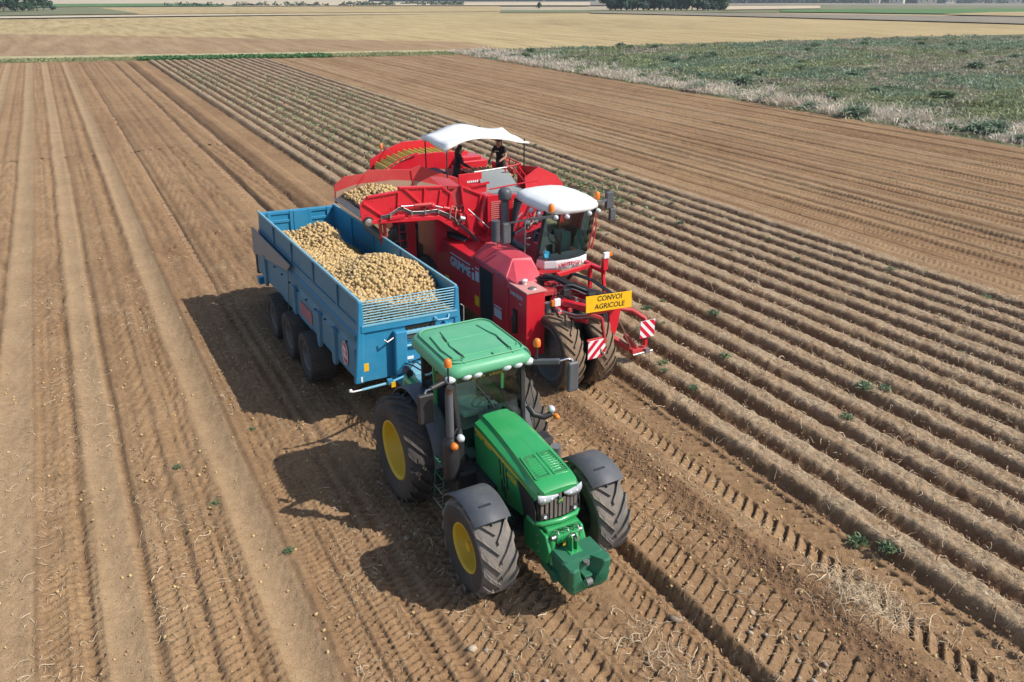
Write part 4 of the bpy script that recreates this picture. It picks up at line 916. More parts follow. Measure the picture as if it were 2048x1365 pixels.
# dark core under the top layers so nothing shows through
gx, gy = np.meshgrid(np.linspace(-1.08,1.08,30), np.linspace(.08,LEN-.12,90)); hz = heap(gx.ravel(), gy.ravel())-.07
V = to_world(np.stack([gx.ravel(), gy.ravel(), hz],1)); i = np.arange(89)[:,None]*30+np.arange(29)[None]; F = np.stack([i,i+1,i+31,i+30],-1).reshape(-1,4)
pts = []
s = .078
for layer, dz in ((0,-.045),(1,.0),(2,.035)):
    nx, ny = int(2.16/s), int((LEN-.2)/(s*.92))
    X, Y = np.meshgrid(np.arange(nx)*s-1.06, np.arange(ny)*s*.92+.10)
    X = X + (np.arange(ny)%2)[:,None]*s*.5
    X = X.ravel()+rng.normal(0,.017,X.size); Y = Y.ravel()+rng.normal(0,.017,Y.size)
    k = (np.abs(X) < 1.075) & (Y > .06) & (Y < LEN-.10)
    if layer == 2: k &= rng.random(X.size) < .5
    X, Y = X[k], Y[k]; pts.append(np.stack([X,Y,heap(X,Y)+dz+rng.normal(0,.012,X.size)],1))
P = np.concatenate(pts); rad = .037+.022*rng.random(len(P))**1.3
# front of the load pressed against the bars
X = rng.uniform(-1.05,1.05,900); Z = rng.uniform(2.30,2.95,900); Y = rng.uniform(.05,.12,900); k = Z < heap(X,Y+.1)+.02
P = np.concatenate([P, np.stack([X,Y,Z],1)[k]]); rad = np.concatenate([rad, np.full(k.sum(),.046)])
Pw = to_world(P)
# the ones that show largest are potatoes of their own, the rest one mass
top = np.where((P[:,1] > .15) & (P[:,1] < 2.6) & (P[:,2] > heap(P[:,0],P[:,1])+.018))[0]
d = np.linalg.norm(Pw[top]-np.array([0,0,8.9]),axis=1); solo = top[np.argsort(d)[:180]]
mask = np.ones(len(P), bool); mask[solo] = False
potato_mass("potato_load", Pw[mask], rad[mask], rng, None, "heap of pale potatoes filling the blue trailer", "potatoes")
core = np_mesh("load_core", V, F, plain("heap_dark_core",(.10,.065,.04),.95), None, True); tag(core, "dark filler sheet under the top potatoes in the blue trailer", "potatoes", kind="stuff")
for q in solo: potato(Pw[q], rad[q]*1.05, "pale potato on top of the heap at the front of the blue trailer", "potatoes on top of the trailer load", rng)
# ================================================================ POTATO HARVESTER
hv = empty("potato_harvester", (9.8, 18.6, 0), "red self-propelled potato harvester with white cab roof unloading into the trailer", "harvester")
XFB = None                                            # the bunker is drawn at its hinge and then swung out over the trailer
def hb_(name, mat, mb, bevel=.0, parent=None, seg=2): return mb.build(name, mat, parent or hv, bevel, seg=seg, xf=XFB)
# wheels: pair in front, wide tyres at the back
wheel(hv, 9.20, 14.62, .90, .97, .54, .66, -1, 20, M_TYRE, M_TYREM, M_RIMG, "front_wheel", .05, .34, .04, .28, dish=.05)
wheel(hv, 10.06, 14.62, .90, .97, .54, .60, 1, 20, M_TYRE, M_TYREM, M_RIMG, "front_wheel", .05, .34, .04, .28, dish=.05)
wheel(hv, 8.78, 22.7, 1.0, 1.05, .85, .55, -1, 22, M_TYRE, M_TYRE, M_RIMG, "rear_wheel", .05, .34, .04, .32)
wheel(hv, 11.6, 22.7, 1.0, 1.05, .85, .55, 1, 22, M_TYRE, M_TYRE, M_RIMG, "rear_wheel", .05, .34, .04, .32)
wheel(hv, 8.78, 20.5, .85, .90, .70, .48, -1, 22, M_TYRE, M_TYRE, M_RIMG, "rear_wheel", .05, .34, .04, .32)
f = MB(); f.cyl((9.45,14.62,.90),(9.82,14.62,.90),.40,20); f.cyl((9.5,14.62,.9),(9.78,14.62,.9),.52,20); hb_("axle_drum", M_BLACK, f)
f = MB(); f.bx(9.5,9.8,14.4,15.3,1.0,1.95); f.bx(9.2,11.2,15.2,24.5,1.05,1.45); f.cyl((8.6,22.7,1.0),(11.8,22.7,1.0),.15,12); hb_("chassis", M_BLACK, f, .02)
f = MB(); f.bx(9.3,11.6,18.2,23.6,1.4,2.6); hb_("inner_body", M_RED, f, .03)
f = MB(); f.bx(8.62,9.3,20.92,21.6,.9,2.2); f.bx(9.28,11.6,18.3,23.55,.7,1.4); hb_("underbody", M_BLACK, f, .03)
# near side engine housing
f = MB(); f.bx(8.50,9.5,15.70,19.9,.98,2.48); eng = hb_("engine_housing", M_RED, f, .02)
f = MB(); f.bx(8.50,9.40,19.9,20.9,1.15,2.06); hb_("rear_housing", M_RED, f, .02)
f = MB(); f.bx(8.494,8.502,16.45,17.15,1.02,2.40); hb_("vent_screen", M_DARK, f, parent=eng)
for y in (16.42,17.18,15.78):
    f = MB(); f.bx(8.488,8.50,y-.02,y+.02,1.0,2.46); hb_("panel_joint", M_REDD, f, parent=eng)
f = MB(); f.bx(8.52,9.02,14.82,15.68,.80,2.40); fb = hb_("front_housing", M_RED, f, .015)
f = MB(); f.bx(8.52,9.06,14.80,15.70,2.40,2.43); hb_("housing_lid", paint("dusty_lid",(.55,.20,.19),.5,.8,dustc=(.66,.46,.38)), f, parent=fb)
f = MB(); f.lathe([(.001,2.452),(.10,2.452),(.105,2.43)], (8.80,15.02,0), 'z', 18); hb_("lid_disc", M_STEEL, f, parent=fb)
f = MB(); f.lathe([(.05,2.43),(.055,2.50),(.075,2.51),(.075,2.54),(.001,2.55)], (8.78,15.38,0), 'z', 16); hb_("fuel_cap", M_WHITE, f, parent=fb)
f = MB(); f.bx(8.500,8.522,15.24,15.44,1.28,1.86); hb_("extinguisher_recess", M_DARK, f, parent=fb)
f = MB(); f.lathe([(.001,1.25),(.07,1.26),(.075,1.65),(.04,1.74),(.03,1.80),(.001,1.82)], (8.49,15.34,0), 'z', 12); hb_("extinguisher", M_BLACK, f, parent=fb)
f = MB(); f.bx(9.02,9.45,15.0,15.75,1.5,2.3); f.prism([(9.02,1.0),(9.34,1.85),(9.34,2.2),(9.02,2.2)], 'y', 15.0, 15.7); hb_("front_panel", M_REDD, f, .01)
# bonnet-like cover over the engine
hp = [[(8.50,15.72,2.48),(8.50,17.60,2.48),(9.42,17.60,2.48),(9.42,15.72,2.48)],[(8.50,15.78,2.53),(8.50,17.58,2.55),(9.40,17.58,2.55),(9.40,15.76,2.53)],[(8.84,16.10,2.84),(8.84,17.52,2.86),(9.34,17.52,2.86),(9.34,16.02,2.82)]]
f = MB(); f.loft(hp, True); hc = hb_("engine_cover", M_REDP, f, .02)
f = MB(); f.loft([[(8.56,15.42,2.28),(8.50,15.74,2.28),(9.42,15.74,2.28),(9.36,15.42,2.28)],[(8.62,15.44,2.44),(8.52,15.76,2.52),(9.40,15.76,2.52),(9.32,15.44,2.44)],[(8.84,16.04,2.80),(8.86,16.09,2.82),(9.32,16.02,2.80),(9.30,16.0,2.78)]], True); hb_("cover_nose", M_REDP, f, .012)
for (y, z) in ((16.15,2.50),(17.45,2.50)):
    f = MB(); f.cyl((8.50,y,z),(8.475,y,z),.025,8); hb_("latch", M_BLACK, f, parent=hc)
text_part("GRIMME", .34, frame((8.492,18.95,1.93),(0,-1,0),(0,0,1)), M_SHADEW, eng, "lettering", .002, bold=.03)
def bar(y0, y1, z0, z1, m=M_SHADEW, p=eng):
    f = MB(); f.bx(8.490,8.498,y0,y1,z0,z1); hb_("side_stripe", m, f, parent=p)
bar(17.72,18.95,2.24,2.27); bar(17.50,17.62,1.90,2.10); bar(17.52,17.60,2.17,2.22); bar(17.20,17.42,2.26,2.30); bar(17.20,17.42,1.93,2.20)
bar(16.0,16.38,1.60,1.64); bar(16.0,16.38,1.34,1.56)
text_part("VARITRON", .125, frame((8.513,15.60,2.18),(0,-1,0),(0,0,1)), M_SHADEW, fb, "lettering", .002, bold=.03)
text_part("470", .07, frame((8.513,15.15,2.04),(0,-1,0),(0,0,1)), M_SHADEW, fb, "lettering", .002)
for y in (17.35,19.2):
    f = MB(); f.bx(8.490,8.498,y-.12,y+.12,1.25,1.52); hb_("yellow_sticker", M_YSIGN, f, parent=eng)
f = MB(); f.cyl((8.80,20.15,2.36),(9.06,19.05,2.36),.17,18); sil = hb_("silencer", M_PIPE, f)
for k in range(9):
    f = MB(); y = 20.05-k*.10; x = 8.66+(20.15-y)*.23; f.bx(x-.012,x+.012,y-.022,y+.022,2.28,2.42); hb_("silencer_fin", M_WHITE, f, parent=sil)
f = MB(); f.bx(8.9,9.5,17.6,18.9,2.1,2.42); f.bx(8.95,9.45,18.9,20.2,2.0,2.2); hb_("engine_block", M_BLACK, f, .03)
# intake pipe with cap
f = MB(); f.tube([(9.32,17.86,2.56),(9.48,17.95,2.58),(9.66,18.05,2.66),(9.74,18.12,2.84),(9.75,18.14,3.1),(9.75,18.14,3.76)],.10,16); ip = hb_("intake_pipe", M_PIPE, f)
f = MB(); f.lathe([(.10,3.70),(.165,3.74),(.18,3.80),(.18,3.92),(.165,3.97),(.12,4.03),(.001,4.06)], (9.75,18.14,0), 'z', 20); hb_("intake_cap", M_GREYP, f, parent=ip)
f = MB(); f.bx(9.12,9.36,17.66,17.92,2.52,2.72); hb_("pipe_flange", M_STEEL, f, .02, ip)
f = MB(); f.cyl((8.98,17.2,2.96),(8.98,17.2,3.50),.11,14); hb_("fire_bottle", M_GREYP, f, .0)
f = MB(); f.tube([(8.98,17.1,2.86),(8.98,17.15,3.0),(9.1,17.2,3.2)],.012,6); hb_("cable", M_HOSE, f)
# panels with slots behind the cab
for x0, x1, y in ((9.55,10.05,18.75),(10.1,10.75,18.55)):
    f = MB(); f.bx(x0,x1,y,y+.05,2.45,3.72); gp = hb_("slotted_panel", M_RED, f, .01)
    for k in range(16):
        f = MB(); f.bx(x0+.10,x1-.10,y-.014,y-.002,2.70+k*.055,2.716+k*.055); hb_("slot_slat", paint("pale_pink_slat",(.55,.30,.28),.4,.3), f, parent=gp)
# ---- cab
cb = bpy.data.objects.new("cab", None); col.objects.link(cb); cb.parent = hv; cb.location = (.6,-1.6,2.4)
CX0, CX1, CY0, CY1 = 9.72, 11.20, 16.25, 17.95
f = MB(); rings = []
def capring(ins, z, fr=.0):
    pts = []
    for x, y in ((10.02,16.10),(10.25,15.98),(10.65,15.94),(11.05,15.98),(11.30,16.12),(11.42,16.6),(11.45,17.3),(11.36,17.9),(11.1,18.12),(10.65,18.16),(10.2,18.10),(9.95,17.9),(9.86,17.3),(9.90,16.5)):
        cx, cy = 10.65, 17.05; pts.append((cx+(x-cx)*(1-ins), cy+(y-cy)*(1-ins), z))
    return pts
f.loft([capring(.06,3.76),capring(.0,3.80),capring(-.01,3.88),capring(.03,3.96),capring(.14,4.01),capring(.4,4.035),capring(.75,4.04)], True, 0, True); rf = hb_("cab_roof", M_WHITE, f, parent=cb)
f = MB(); pts = [(9.72,16.45),(9.82,16.20),(10.1,16.08),(10.45,16.03),(10.8,16.08),(11.08,16.2),(11.18,16.45)]
ring = lambda z, d: [(10.45+(x-10.45)*(1+d),y-d*.6,z) for x,y in pts]+[(11.1,16.6,z),(9.8,16.6,z)]
f.loft([ring(2.34,-.04),ring(2.40,.0),ring(2.56,.0),ring(2.60,-.02)], True, 0, False); sill = hb_("cab_sill", M_WHITE, f, .01, cb)
text_part("VARITRON", .15, frame((10.46,16.018,2.43),(1,0,0),(0,0,1)), M_REDR, sill, "lettering", .006, 'CENTER')
# curved windscreen and side glass
def glass(poly_lo, poly_hi, name):
    f = MB(); f.loft([poly_lo, poly_hi], False, 0, True, closed=False); return hb_(name, M_GLASS, f, parent=cb)
lo = [(x,y,2.60) for x,y in pts]; hi = [(10.68+(x-10.45)*1.0,y-.02,3.78) for x,y in pts]
glass(lo, hi, "windscreen")
glass([(9.72,16.50,2.5),(9.74,17.85,2.5)],[(9.95,16.5,3.78),(9.97,17.9,3.78)],"side_window")
glass([(11.20,16.50,2.5),(11.20,17.85,2.5)],[(11.40,16.5,3.78),(11.40,17.9,3.78)],"side_window")
glass([(9.76,17.90,2.9),(11.18,17.90,2.9)],[(9.99,17.95,3.78),(11.38,17.95,3.78)],"rear_window")
for p, q in (((9.73,16.46,2.5),(9.95,16.42,3.80)),((11.19,16.46,2.5),(11.40,16.42,3.80)),((9.74,17.88,2.4),(9.96,17.92,3.80)),((11.20,17.88,2.4),(11.40,17.92,3.80))):
    f = MB(); f.beam(p, q, .07, .07, up=(0,1,0)); hb_("pillar", M_BLACK, f, .012, cb)
f = MB(); f.bx(9.75,11.18,16.4,17.95,2.30,2.42); f.bx(9.75,11.18,17.8,17.95,2.42,2.95); hb_("cab_floor", M_BLACK, f, .01, cb)
f = MB(); f.bx(10.2,10.7,17.1,17.6,2.42,2.90); f.box((10.45,17.6,3.15),(.5,.14,.7),Matrix.Rotation(R(-8),3,'X')); hb_("seat", M_SEAT, f, .05, cb, 3)
f = MB(); f.tube([(10.45,16.45,2.42),(10.45,16.55,2.9),(10.45,16.72,3.0)],.04,8); hb_("steering_column", M_BLACK, f, parent=cb)
f = MB(); f.tube([(10.45+.2*math.cos(a),16.74+.08*math.sin(a),3.02+.18*math.sin(a)) for a in np.linspace(0,2*math.pi,21)],.016,6,cap=False); hb_("steering_wheel", M_BLACK, f, parent=cb)
f = MB(); f.bx(10.75,11.05,16.9,17.3,2.42,3.0); hb_("side_console", paint("teal_plastic",(.06,.20,.21),.5,.1), f, .03, cb)
f = MB(); f.bx(9.95,10.12,16.30,16.36,2.72,2.95); hb_("monitor", M_BLACK, f, .01, cb)
f = MB()
for k in range(10): 
    a = k*.628; f.tube([(9.88,16.20,2.76),(9.88+.09*math.cos(a),16.19,2.76+.09*math.sin(a))],[.03,.035],6)
hb_("blue_fan", paint("cyan_plastic",(.03,.36,.55),.4,.05), f, parent=cb)
for x, y in ((10.02,16.03),(10.3,15.96),(10.95,15.96),(11.28,16.06),(9.84,16.5),(9.84,16.9)):
    f = MB(); f.lathe([(.001,-.06),(.05,-.045),(.065,0),(.05,.04)], (x,y,3.72), 'y', 12); hb_("work_light", M_LENS, f, parent=cb)
for x, y in ((9.94,16.12),(11.62,16.62)):
    f = MB(); f.lathe([(.075,3.86),(.078,3.94),(.065,4.02),(.03,4.05),(.001,4.055)], (x,y,.0), 'z', 14); hb_("beacon", M_AMBER, f, parent=cb)
f = MB(); f.beam((10.0,16.08,3.74),(9.45,16.28,3.70),.06,.06); f.beam((9.45,16.28,3.70),(8.92,16.5,3.60),.035,.035); hb_("mirror_arm", M_GREYP, f, parent=cb)
f = MB(); f.bx(8.80,9.02,16.46,16.56,3.10,3.62); hb_("mirror", M_GREYP, f, .03, cb)
f = MB(); f.beam((11.36,16.3,3.80),(11.80,16.45,3.86),.07,.07); hb_("mirror_arm", M_GREYP, f, .01, cb)
f = MB(); f.bx(11.78,12.0,16.40,16.52,3.62,4.05); hb_("mirror", M_GREYP, f, .02, cb)
f = MB(); f.bx(11.88,12.06,16.36,16.46,3.30,3.62); hb_("mirror", M_GREYP, f, .02, cb)
f = MB(); f.tube([(9.66,16.5,3.62),(9.45,16.52,3.55),(9.45,16.55,2.72),(9.62,16.5,2.60)],.014,6); hb_("door_rail", M_STEEL, f, parent=cb)
f = MB(); f.tube([(9.45,16.55,3.10),(9.7,16.9,3.18)],.012,6); f.tube([(9.45,16.53,3.14),(9.62,16.53,3.14)],.012,6); hb_("door_rail", M_STEEL, f, parent=cb)
for s_, dx in ((0,0),(1,.10)):
    f = MB(); f.tube([(11.42+dx,16.55,3.55),(11.46+dx,16.5,3.2),(11.30+dx,16.45,2.6)],.016,6); hb_("ladder_rail", M_RED, f, parent=cb)
# ---- unloading bunker: near and far plates, belt, ribs
HG = Vector((9.6,20.4,2.4)); XFB = Matrix.Translation(HG+Vector((-.62,-1.32,.42))) @ Matrix.Scale(.935,4) @ Matrix.Translation(-HG)
NY, FYb = 20.40, 23.30
near = [(6.55,3.02),(6.52,3.47),(6.74,3.70),(7.64,3.75),(7.62,3.86),(8.94,3.74),(9.24,3.50),(9.30,3.16),(9.36,2.50),(8.80,2.80),(7.65,2.90),(6.9,2.90),(6.62,2.92)]
f = MB(); f.prism(near, 'y', NY-.02, NY+.02); npl = hb_("bunker_plate", M_RED, f, .008)
def rib(a, c, p=npl, y=NY-.02, w=.06, t=.05):
    f = MB(); f.beam((a[0],y-t/2,a[1]),(c[0],y-t/2,c[1]),w,t,up=(0,1,0)); hb_("plate_rib", M_RED, f, .008, p)
for a, c in (((6.74,3.67),(7.62,3.72)),((7.64,3.72),(7.58,3.05)),((6.62,3.52),(7.25,3.02)),((7.66,3.82),(8.92,3.71)),((7.80,3.80),(8.45,3.12)),((8.42,3.74),(8.36,3.10)),((8.94,3.70),(9.21,3.47)),((9.2,3.48),(9.1,2.95)),((8.90,3.62),(8.78,3.02))): rib(a, c)
far = [(6.70,2.86),(6.72,3.40),(7.05,3.63),(7.68,3.65),(7.80,3.75),(9.18,3.63),(9.46,3.72),(10.55,3.26),(10.95,3.12),(10.95,2.2),(9.2,2.5)]
f = MB(); f.prism(far, 'y', FYb-.02, FYb+.02); fpl = hb_("bunker_plate", M_REDD, f, .008)
for a, c in (((9.19,3.60),(9.25,2.95)),((7.70,3.62),(7.40,3.30))): rib(a, c, fpl, FYb-.02, .04, .03)
# dust film on the inside of the far plate below the fill line
f = MB(); f.prism([(6.73,2.99),(6.75,3.20),(7.4,3.36),(8.6,3.36),(9.4,3.24),(10.2,3.0),(10.2,2.8),(9.2,2.9),(8.6,2.98)], 'y', FYb-.034, FYb-.024); hb_("soil_film", paint("soil_film",(.33,.22,.155),.9,.6), f, parent=fpl)
# second near panel and the curved hinge cover
f = MB(); f.prism([(9.50,3.70),(10.20,3.36),(10.16,2.90),(9.90,2.55),(9.52,2.60)], 'y', NY-.05, NY-.01); sp = hb_("hinge_panel", M_RED, f, .008)
for a, c in (((9.52,3.66),(10.17,3.34)),((9.53,3.62),(9.62,2.70)),((10.14,3.34),(10.0,2.78)),((9.64,2.80),(10.0,3.02))): rib(a, c, sp, NY-.05)
f = MB(); rr = []
for t in np.linspace(0,1,7): rr.append([(8.98+.62*t, NY+.03, 3.70-.10*t*t), (8.98+.62*t, NY+.9, 3.80-.12*t*t)])
f.loft(rr, False, 0, True, closed=False); f.prism([(9.24,3.5),(9.52,3.68),(9.56,2.5),(9.3,2.5)], 'y', NY+.02, NY+.06); hb_("hinge_cover", paint("scuffed_red",(.45,.02,.03),.45,.7,dustc=(.20,.17,.16),scale=1.6), f)
f = MB(); f.prism([(10.2,3.36),(10.62,3.3),(10.7,2.9),(10.3,2.2),(9.95,2.5)], 'y', NY-.25, NY+.25); hb_("gearbox_cover", M_RED, f, .06, seg=3)
belt = [(6.72,3.02),(7.3,2.98),(8.8,2.92),(9.6,2.55),(10.4,2.1)]
f = MB(); f.prism(belt+[(x,z-.10) for x,z in reversed(belt)], 'y', NY+.03, FYb-.03); hb_("bunker_belt", M_GREYP, f)
for k in range(4):
    f = MB(); x = 6.66+k*.06; f.cyl((x,NY+.06,3.0+.014*k),(x,FYb-.06,3.0+.014*k),.018,8); hb_("belt_bar", M_STEEL, f)
f = MB(); f.cyl((6.72,NY-.10,2.99),(6.72,NY+.02,2.99),.145,22); rl = hb_("end_roller", M_BLACK, f, .01)
f = MB(); f.lathe([(.001,-.012),(.03,-.012),(.05,.0),(.085,-.008),(.10,.0)], (6.72,NY-.102,2.99), 'y', 18); hb_("roller_hub", M_STEEL, f, parent=rl)
f = MB(); f.beam((6.80,NY-.06,2.98),(7.62,NY-.07,2.93),.10,.10,up=(0,1,0)); f.beam((7.3,NY-.07,3.03),(7.75,NY-.07,3.04),.10,.16,up=(0,1,0)); hb_("lower_arm", M_RED, f, .01)
f = MB(); f.prism([(7.6,2.88),(8.75,2.80),(9.30,2.42),(9.9,1.98),(9.96,2.10),(9.36,2.56),(8.80,2.92),(7.6,3.0)], 'y', NY-.13, NY-.03); hb_("lower_beam", M_RED, f, .012)
# hydraulic rams and steel pipes along the plate
f = MB(); f.cyl((7.66,NY-.16,3.33),(8.05,NY-.16,3.31),.022,10); f.cyl((7.64,NY-.16,3.33),(7.70,NY-.16,3.33),.045,10); hb_("ram_rod", M_CHROME, f)
f = MB(); f.cyl((8.02,NY-.16,3.31),(8.55,NY-.16,3.29),.055,14); hb_("ram_cylinder", M_REDD, f)
f = MB(); f.cyl((8.55,NY-.16,3.26),(8.92,NY-.16,3.13),.022,10); hb_("ram_rod", M_CHROME, f)
f = MB(); f.cyl((8.90,NY-.16,3.14),(9.42,NY-.16,2.98),.058,14); f.ball((8.58,NY-.16,3.24),.09,10); hb_("ram_cylinder", M_RED, f)
for k in range(5):
    dz = k*.022; yy = NY-.12-.012*k
    f = MB(); f.tube([(7.05,yy,2.96+dz),(7.05,yy,3.06+dz),(7.30,yy,3.07+dz),(7.56,yy,3.22+dz),(7.68,yy,3.22+dz),(7.95,yy,3.06+dz),(8.30,yy,3.03+dz),(8.70,yy,3.03+dz),(9.05,yy,2.86+dz),(9.35,yy,2.60+dz),(9.75,yy,2.22+dz),(9.95,yy-.1,1.95+dz)],.013,6); hb_("hydraulic_pipe", M_STEEL if k%2 == 0 else M_HOSE, f)
for x, z in ((7.32,3.10),(7.95,3.09),(8.35,3.06),(8.75,3.05),(9.1,2.86),(9.35,2.64)):
    f = MB(); f.bx(x-.02,x+.02,NY-.19,NY-.09,z-.05,z+.09); hb_("pipe_clamp", M_STEEL, f)
for k in range(3):
    f = MB(); x = 9.1+k*.12; f.tube([(x,NY-.2,2.98),(x+.05,NY-.24,3.18),(x+.18,NY-.22,3.12),(x+.15,NY-.2,2.8),(x+.25,NY-.2,2.6)],.014,6); hb_("loose_hose", M_HOSE if k else paint("tan_hose",(.45,.33,.22),.6,.3), f)
f = MB(); f.cyl((9.38,NY-.2,2.78),(9.52,NY-.2,2.74),.085,14); hb_("motor", M_STEEL, f)
f = MB(); f.prism([(9.4,2.9),(10.1,2.75),(10.35,2.1),(9.9,1.95),(9.5,2.4)], 'y', NY-.10, NY+.1); hb_("pivot_bracket", M_RED, f, .02)
f = MB(); f.cyl((9.68,NY-.16,3.0),(10.18,NY-.5,2.45),.02,8); hb_("stay_rod", M_STEEL, f)
f = MB(); f.cyl((7.25,20.75,2.35),(7.0,21.3,2.62),.13,16); f.cyl((7.30,20.7,2.28),(7.55,20.6,2.0),.10,14); hb_("chute_pipe", M_PIPE, f)
for k in range(2):
    f = MB(); f.tube([(7.12+k*.12,20.55,2.86),(7.15+k*.12,20.6,2.45),(7.2+k*.1,20.7,2.2)],.05,8); hb_("drop_hose", M_REDD, f)
f = MB(); f.bx(8.25,8.55,21.5,21.6,1.2,2.75); f.bx(8.9,9.3,20.9,22.2,1.6,2.7); hb_("support_frame", M_RED, f, .02)
for k in range(5):
    f = MB(); f.beam((7.95,21.3,1.5+k*.26),(8.2,21.3,1.5+k*.26),.025,.025); hb_("ladder_rung", M_RED, f)
for x in (7.95,8.2):
    f = MB(); f.beam((x,21.3,1.2),(x,21.3,2.75),.03,.03,up=(0,1,0)); hb_("ladder_rail", M_RED, f)
# potatoes on the bunker belt
rng = np.random.default_rng(21); n = 1500
X = rng.uniform(6.95,9.4,n); Y = rng.uniform(NY+.1,FYb-.08,n); base = np.interp(X,[b_[0] for b_ in belt],[b_[1] for b_ in belt])
topz = .30*np.exp(-((X-7.9)/.75)**2)+.05
Z = base+.05+topz*rng.random(n)**.4
BP = np.stack([X,Y,Z],1); BM = np.array(XFB); BP = BP@BM[:3,:3].T+BM[:3,3]; XFB = None
potato_mass("bunker_potatoes", BP, .038+.018*rng.random(n), rng, None, "pale potatoes lying on the red harvester's unloading belt", "potatoes")
# ---- back platform: walls, sorting table, flap, railings
f = MB(); f.bx(9.35,12.3,21.1,23.9,2.66,2.74); hb_("platform_floor", M_REDD, f)
f = MB(); f.prism([(9.45,3.72),(9.95,3.62),(10.6,3.30),(10.55,2.7),(9.4,2.7)], 'y', 21.80, 21.84); hb_("guard_plate", M_RED, f, .01)
f = MB(); f.bx(9.95,10.72,21.40,21.44,3.22,3.74); gpl = hb_("guard_plate", M_RED, f, .01)
for k in range(6):
    f = MB(); f.bx(10.22+k*.065,10.26+k*.065,21.385,21.40,3.46,3.52); hb_("worn_mark", M_WHT, f, parent=gpl)
f = MB(); f.bx(10.05,10.55,20.75,20.79,3.02,3.52); hb_("guard_plate", M_RED, f, .01)
f = MB(); f.beam((10.0,20.72,3.52),(10.6,20.70,3.58),.06,.06); hb_("guard_edge", M_RED, f)
f = MB(); f.bx(9.55,10.2,22.95,23.7,2.74,3.46); f.bx(9.52,10.24,22.9,23.75,3.46,3.50,1); hb_("tool_box", [M_RED,M_BLACK], f, .01)
f = MB(); f.bx(10.55,12.0,21.75,23.2,3.28,3.38); tb2 = hb_("sorting_table", M_BLACK, f)
for a, c in (((10.55,21.75,3.5),(10.55,23.2,3.5)),((12.0,21.75,3.5),(12.0,23.2,3.5))):
    f = MB(); f.beam(a, c, .03, .26); hb_("table_side", M_RED, f, .006, tb2)
n = 420; X = rng.uniform(10.62,11.93,n); Y = rng.uniform(21.7,23.15,n); Z = 3.42+.07*rng.random(n)
potato_mass("table_potatoes", np.stack([X,Y,Z],1), .040+.012*rng.random(n), rng, None, "potatoes on the sorting table between the two workers", "potatoes")
f = MB(); rr = []
for t in np.linspace(0,1,9): rr.append([(10.70+(10.38-10.70)*t+(1.05+.22*t)*u, 21.68-1.42*t, 3.66-.42*t-.10*math.sin(t*3.1)+.05*math.sin(u*3.1)) for u in np.linspace(0,1,7)])
f.loft(rr, False, 0, True, closed=False); hb_("rubber_flap", M_RUBG, f)
f = MB(); f.cyl((10.62,21.72,3.68),(11.85,21.72,3.72),.035,10); hb_("flap_rail", M_STEEL, f)
for a, c in (((11.85,21.6,3.80),(11.95,20.3,3.12)),((11.98,21.6,3.86),(12.1,20.3,3.16)),((10.45,20.4,3.45),(11.9,20.1,3.62)),((12.05,21.4,3.10),(12.05,21.4,3.86)),((12.05,22.1,3.10),(12.05,22.1,3.92)),((12.05,22.8,2.8),(12.05,22.8,3.86)),((12.05,21.4,3.86),(12.05,22.8,3.90)),((12.05,21.4,3.50),(12.05,22.8,3.52)),((11.6,21.4,3.80),(12.05,21.4,3.86)),((12.05,21.4,3.1),(12.2,20.6,3.1)),((11.6,21.55,3.6),(11.9,22.0,3.95)),((11.9,22.0,3.95),(12.05,21.4,3.86))):
    f = MB(); f.cyl(a, c, .022, 8); hb_("railing", M_RED, f)
f = MB(); f.plate([(11.75,20.6,3.62),(12.25,20.62,3.88),(12.86,20.6,3.58),(13.10,20.55,3.26),(12.9,20.5,2.6),(11.8,20.5,2.6)], (0,1,0), .04); hb_("hopper_plate", M_RED, f, .006)
f = MB(); f.plate([(12.25,20.64,3.88),(12.25,22.0,3.7),(12.3,22.0,2.6),(12.3,20.64,2.6)], (1,0,0), .04); hb_("hopper_plate", M_RED, f, .006)
# ---- cleaning belt with yellow fingers at the back
f = MB(); path = [(8.85,3.34),(9.35,3.56),(9.9,3.70),(10.6,3.70),(11.4,3.66)]
f.prism(path+[(x,z-.12) for x,z in reversed(path)], 'y', 24.62, 25.72); cbm = hb_("cleaning_belt", M_BELT, f)
L_ = [(x,z) for x,z in path]
for k in range(13):
    t = k/12*2.35; x = 8.92+t; z = float(np.interp(x,[p[0] for p in L_],[p[1] for p in L_])); f = MB(); f.prism([(x-.06,z),(x+.06,z),(x+.015,z+.10),(x-.015,z+.10)], 'y', 24.66, 25.68); hb_("belt_cleat", M_BELT, f, .01, cbm)
for y, dz in ((24.52,.02),(25.78,.22)):
    pp = [(8.72,3.30),(9.30,3.60),(9.9,3.80),(10.7,3.80),(11.75,3.74)]
    f = MB(); f.prism([(x,z+dz) for x,z in pp]+[(x,z-.55) for x,z in reversed(pp)], 'y', y-.03, y+.03); hb_("belt_side", M_RED, f, .01)
f = MB(); f.tube([(8.70,24.4,3.42),(9.30,24.4,3.74),(9.9,24.4,3.88)],.025,8); f.tube([(9.30,24.45,3.74),(9.30,25.8,3.86)],.02,8); hb_("belt_rail", M_RED, f)
f = MB(); f.bx(11.2,12.2,23.9,25.2,2.6,3.55); f.bx(8.7,11.8,23.9,25.9,1.5,2.9); hb_("rear_housing", M_RED, f, .04)
f = MB(); f.bx(11.3,12.0,23.95,24.6,3.55,3.68); hb_("rear_guard", M_RED, f, .03)
f = MB(); f.cyl((9.3,26.2,3.2),(9.3,26.2,3.78),.02,8); bs = hb_("beacon_stalk", M_RED, f)
f = MB(); f.lathe([(.06,3.78),(.064,3.86),(.05,3.94),(.001,3.96)], (9.3,26.2,0), 'z', 12); hb_("beacon", M_AMBER, f, parent=bs)
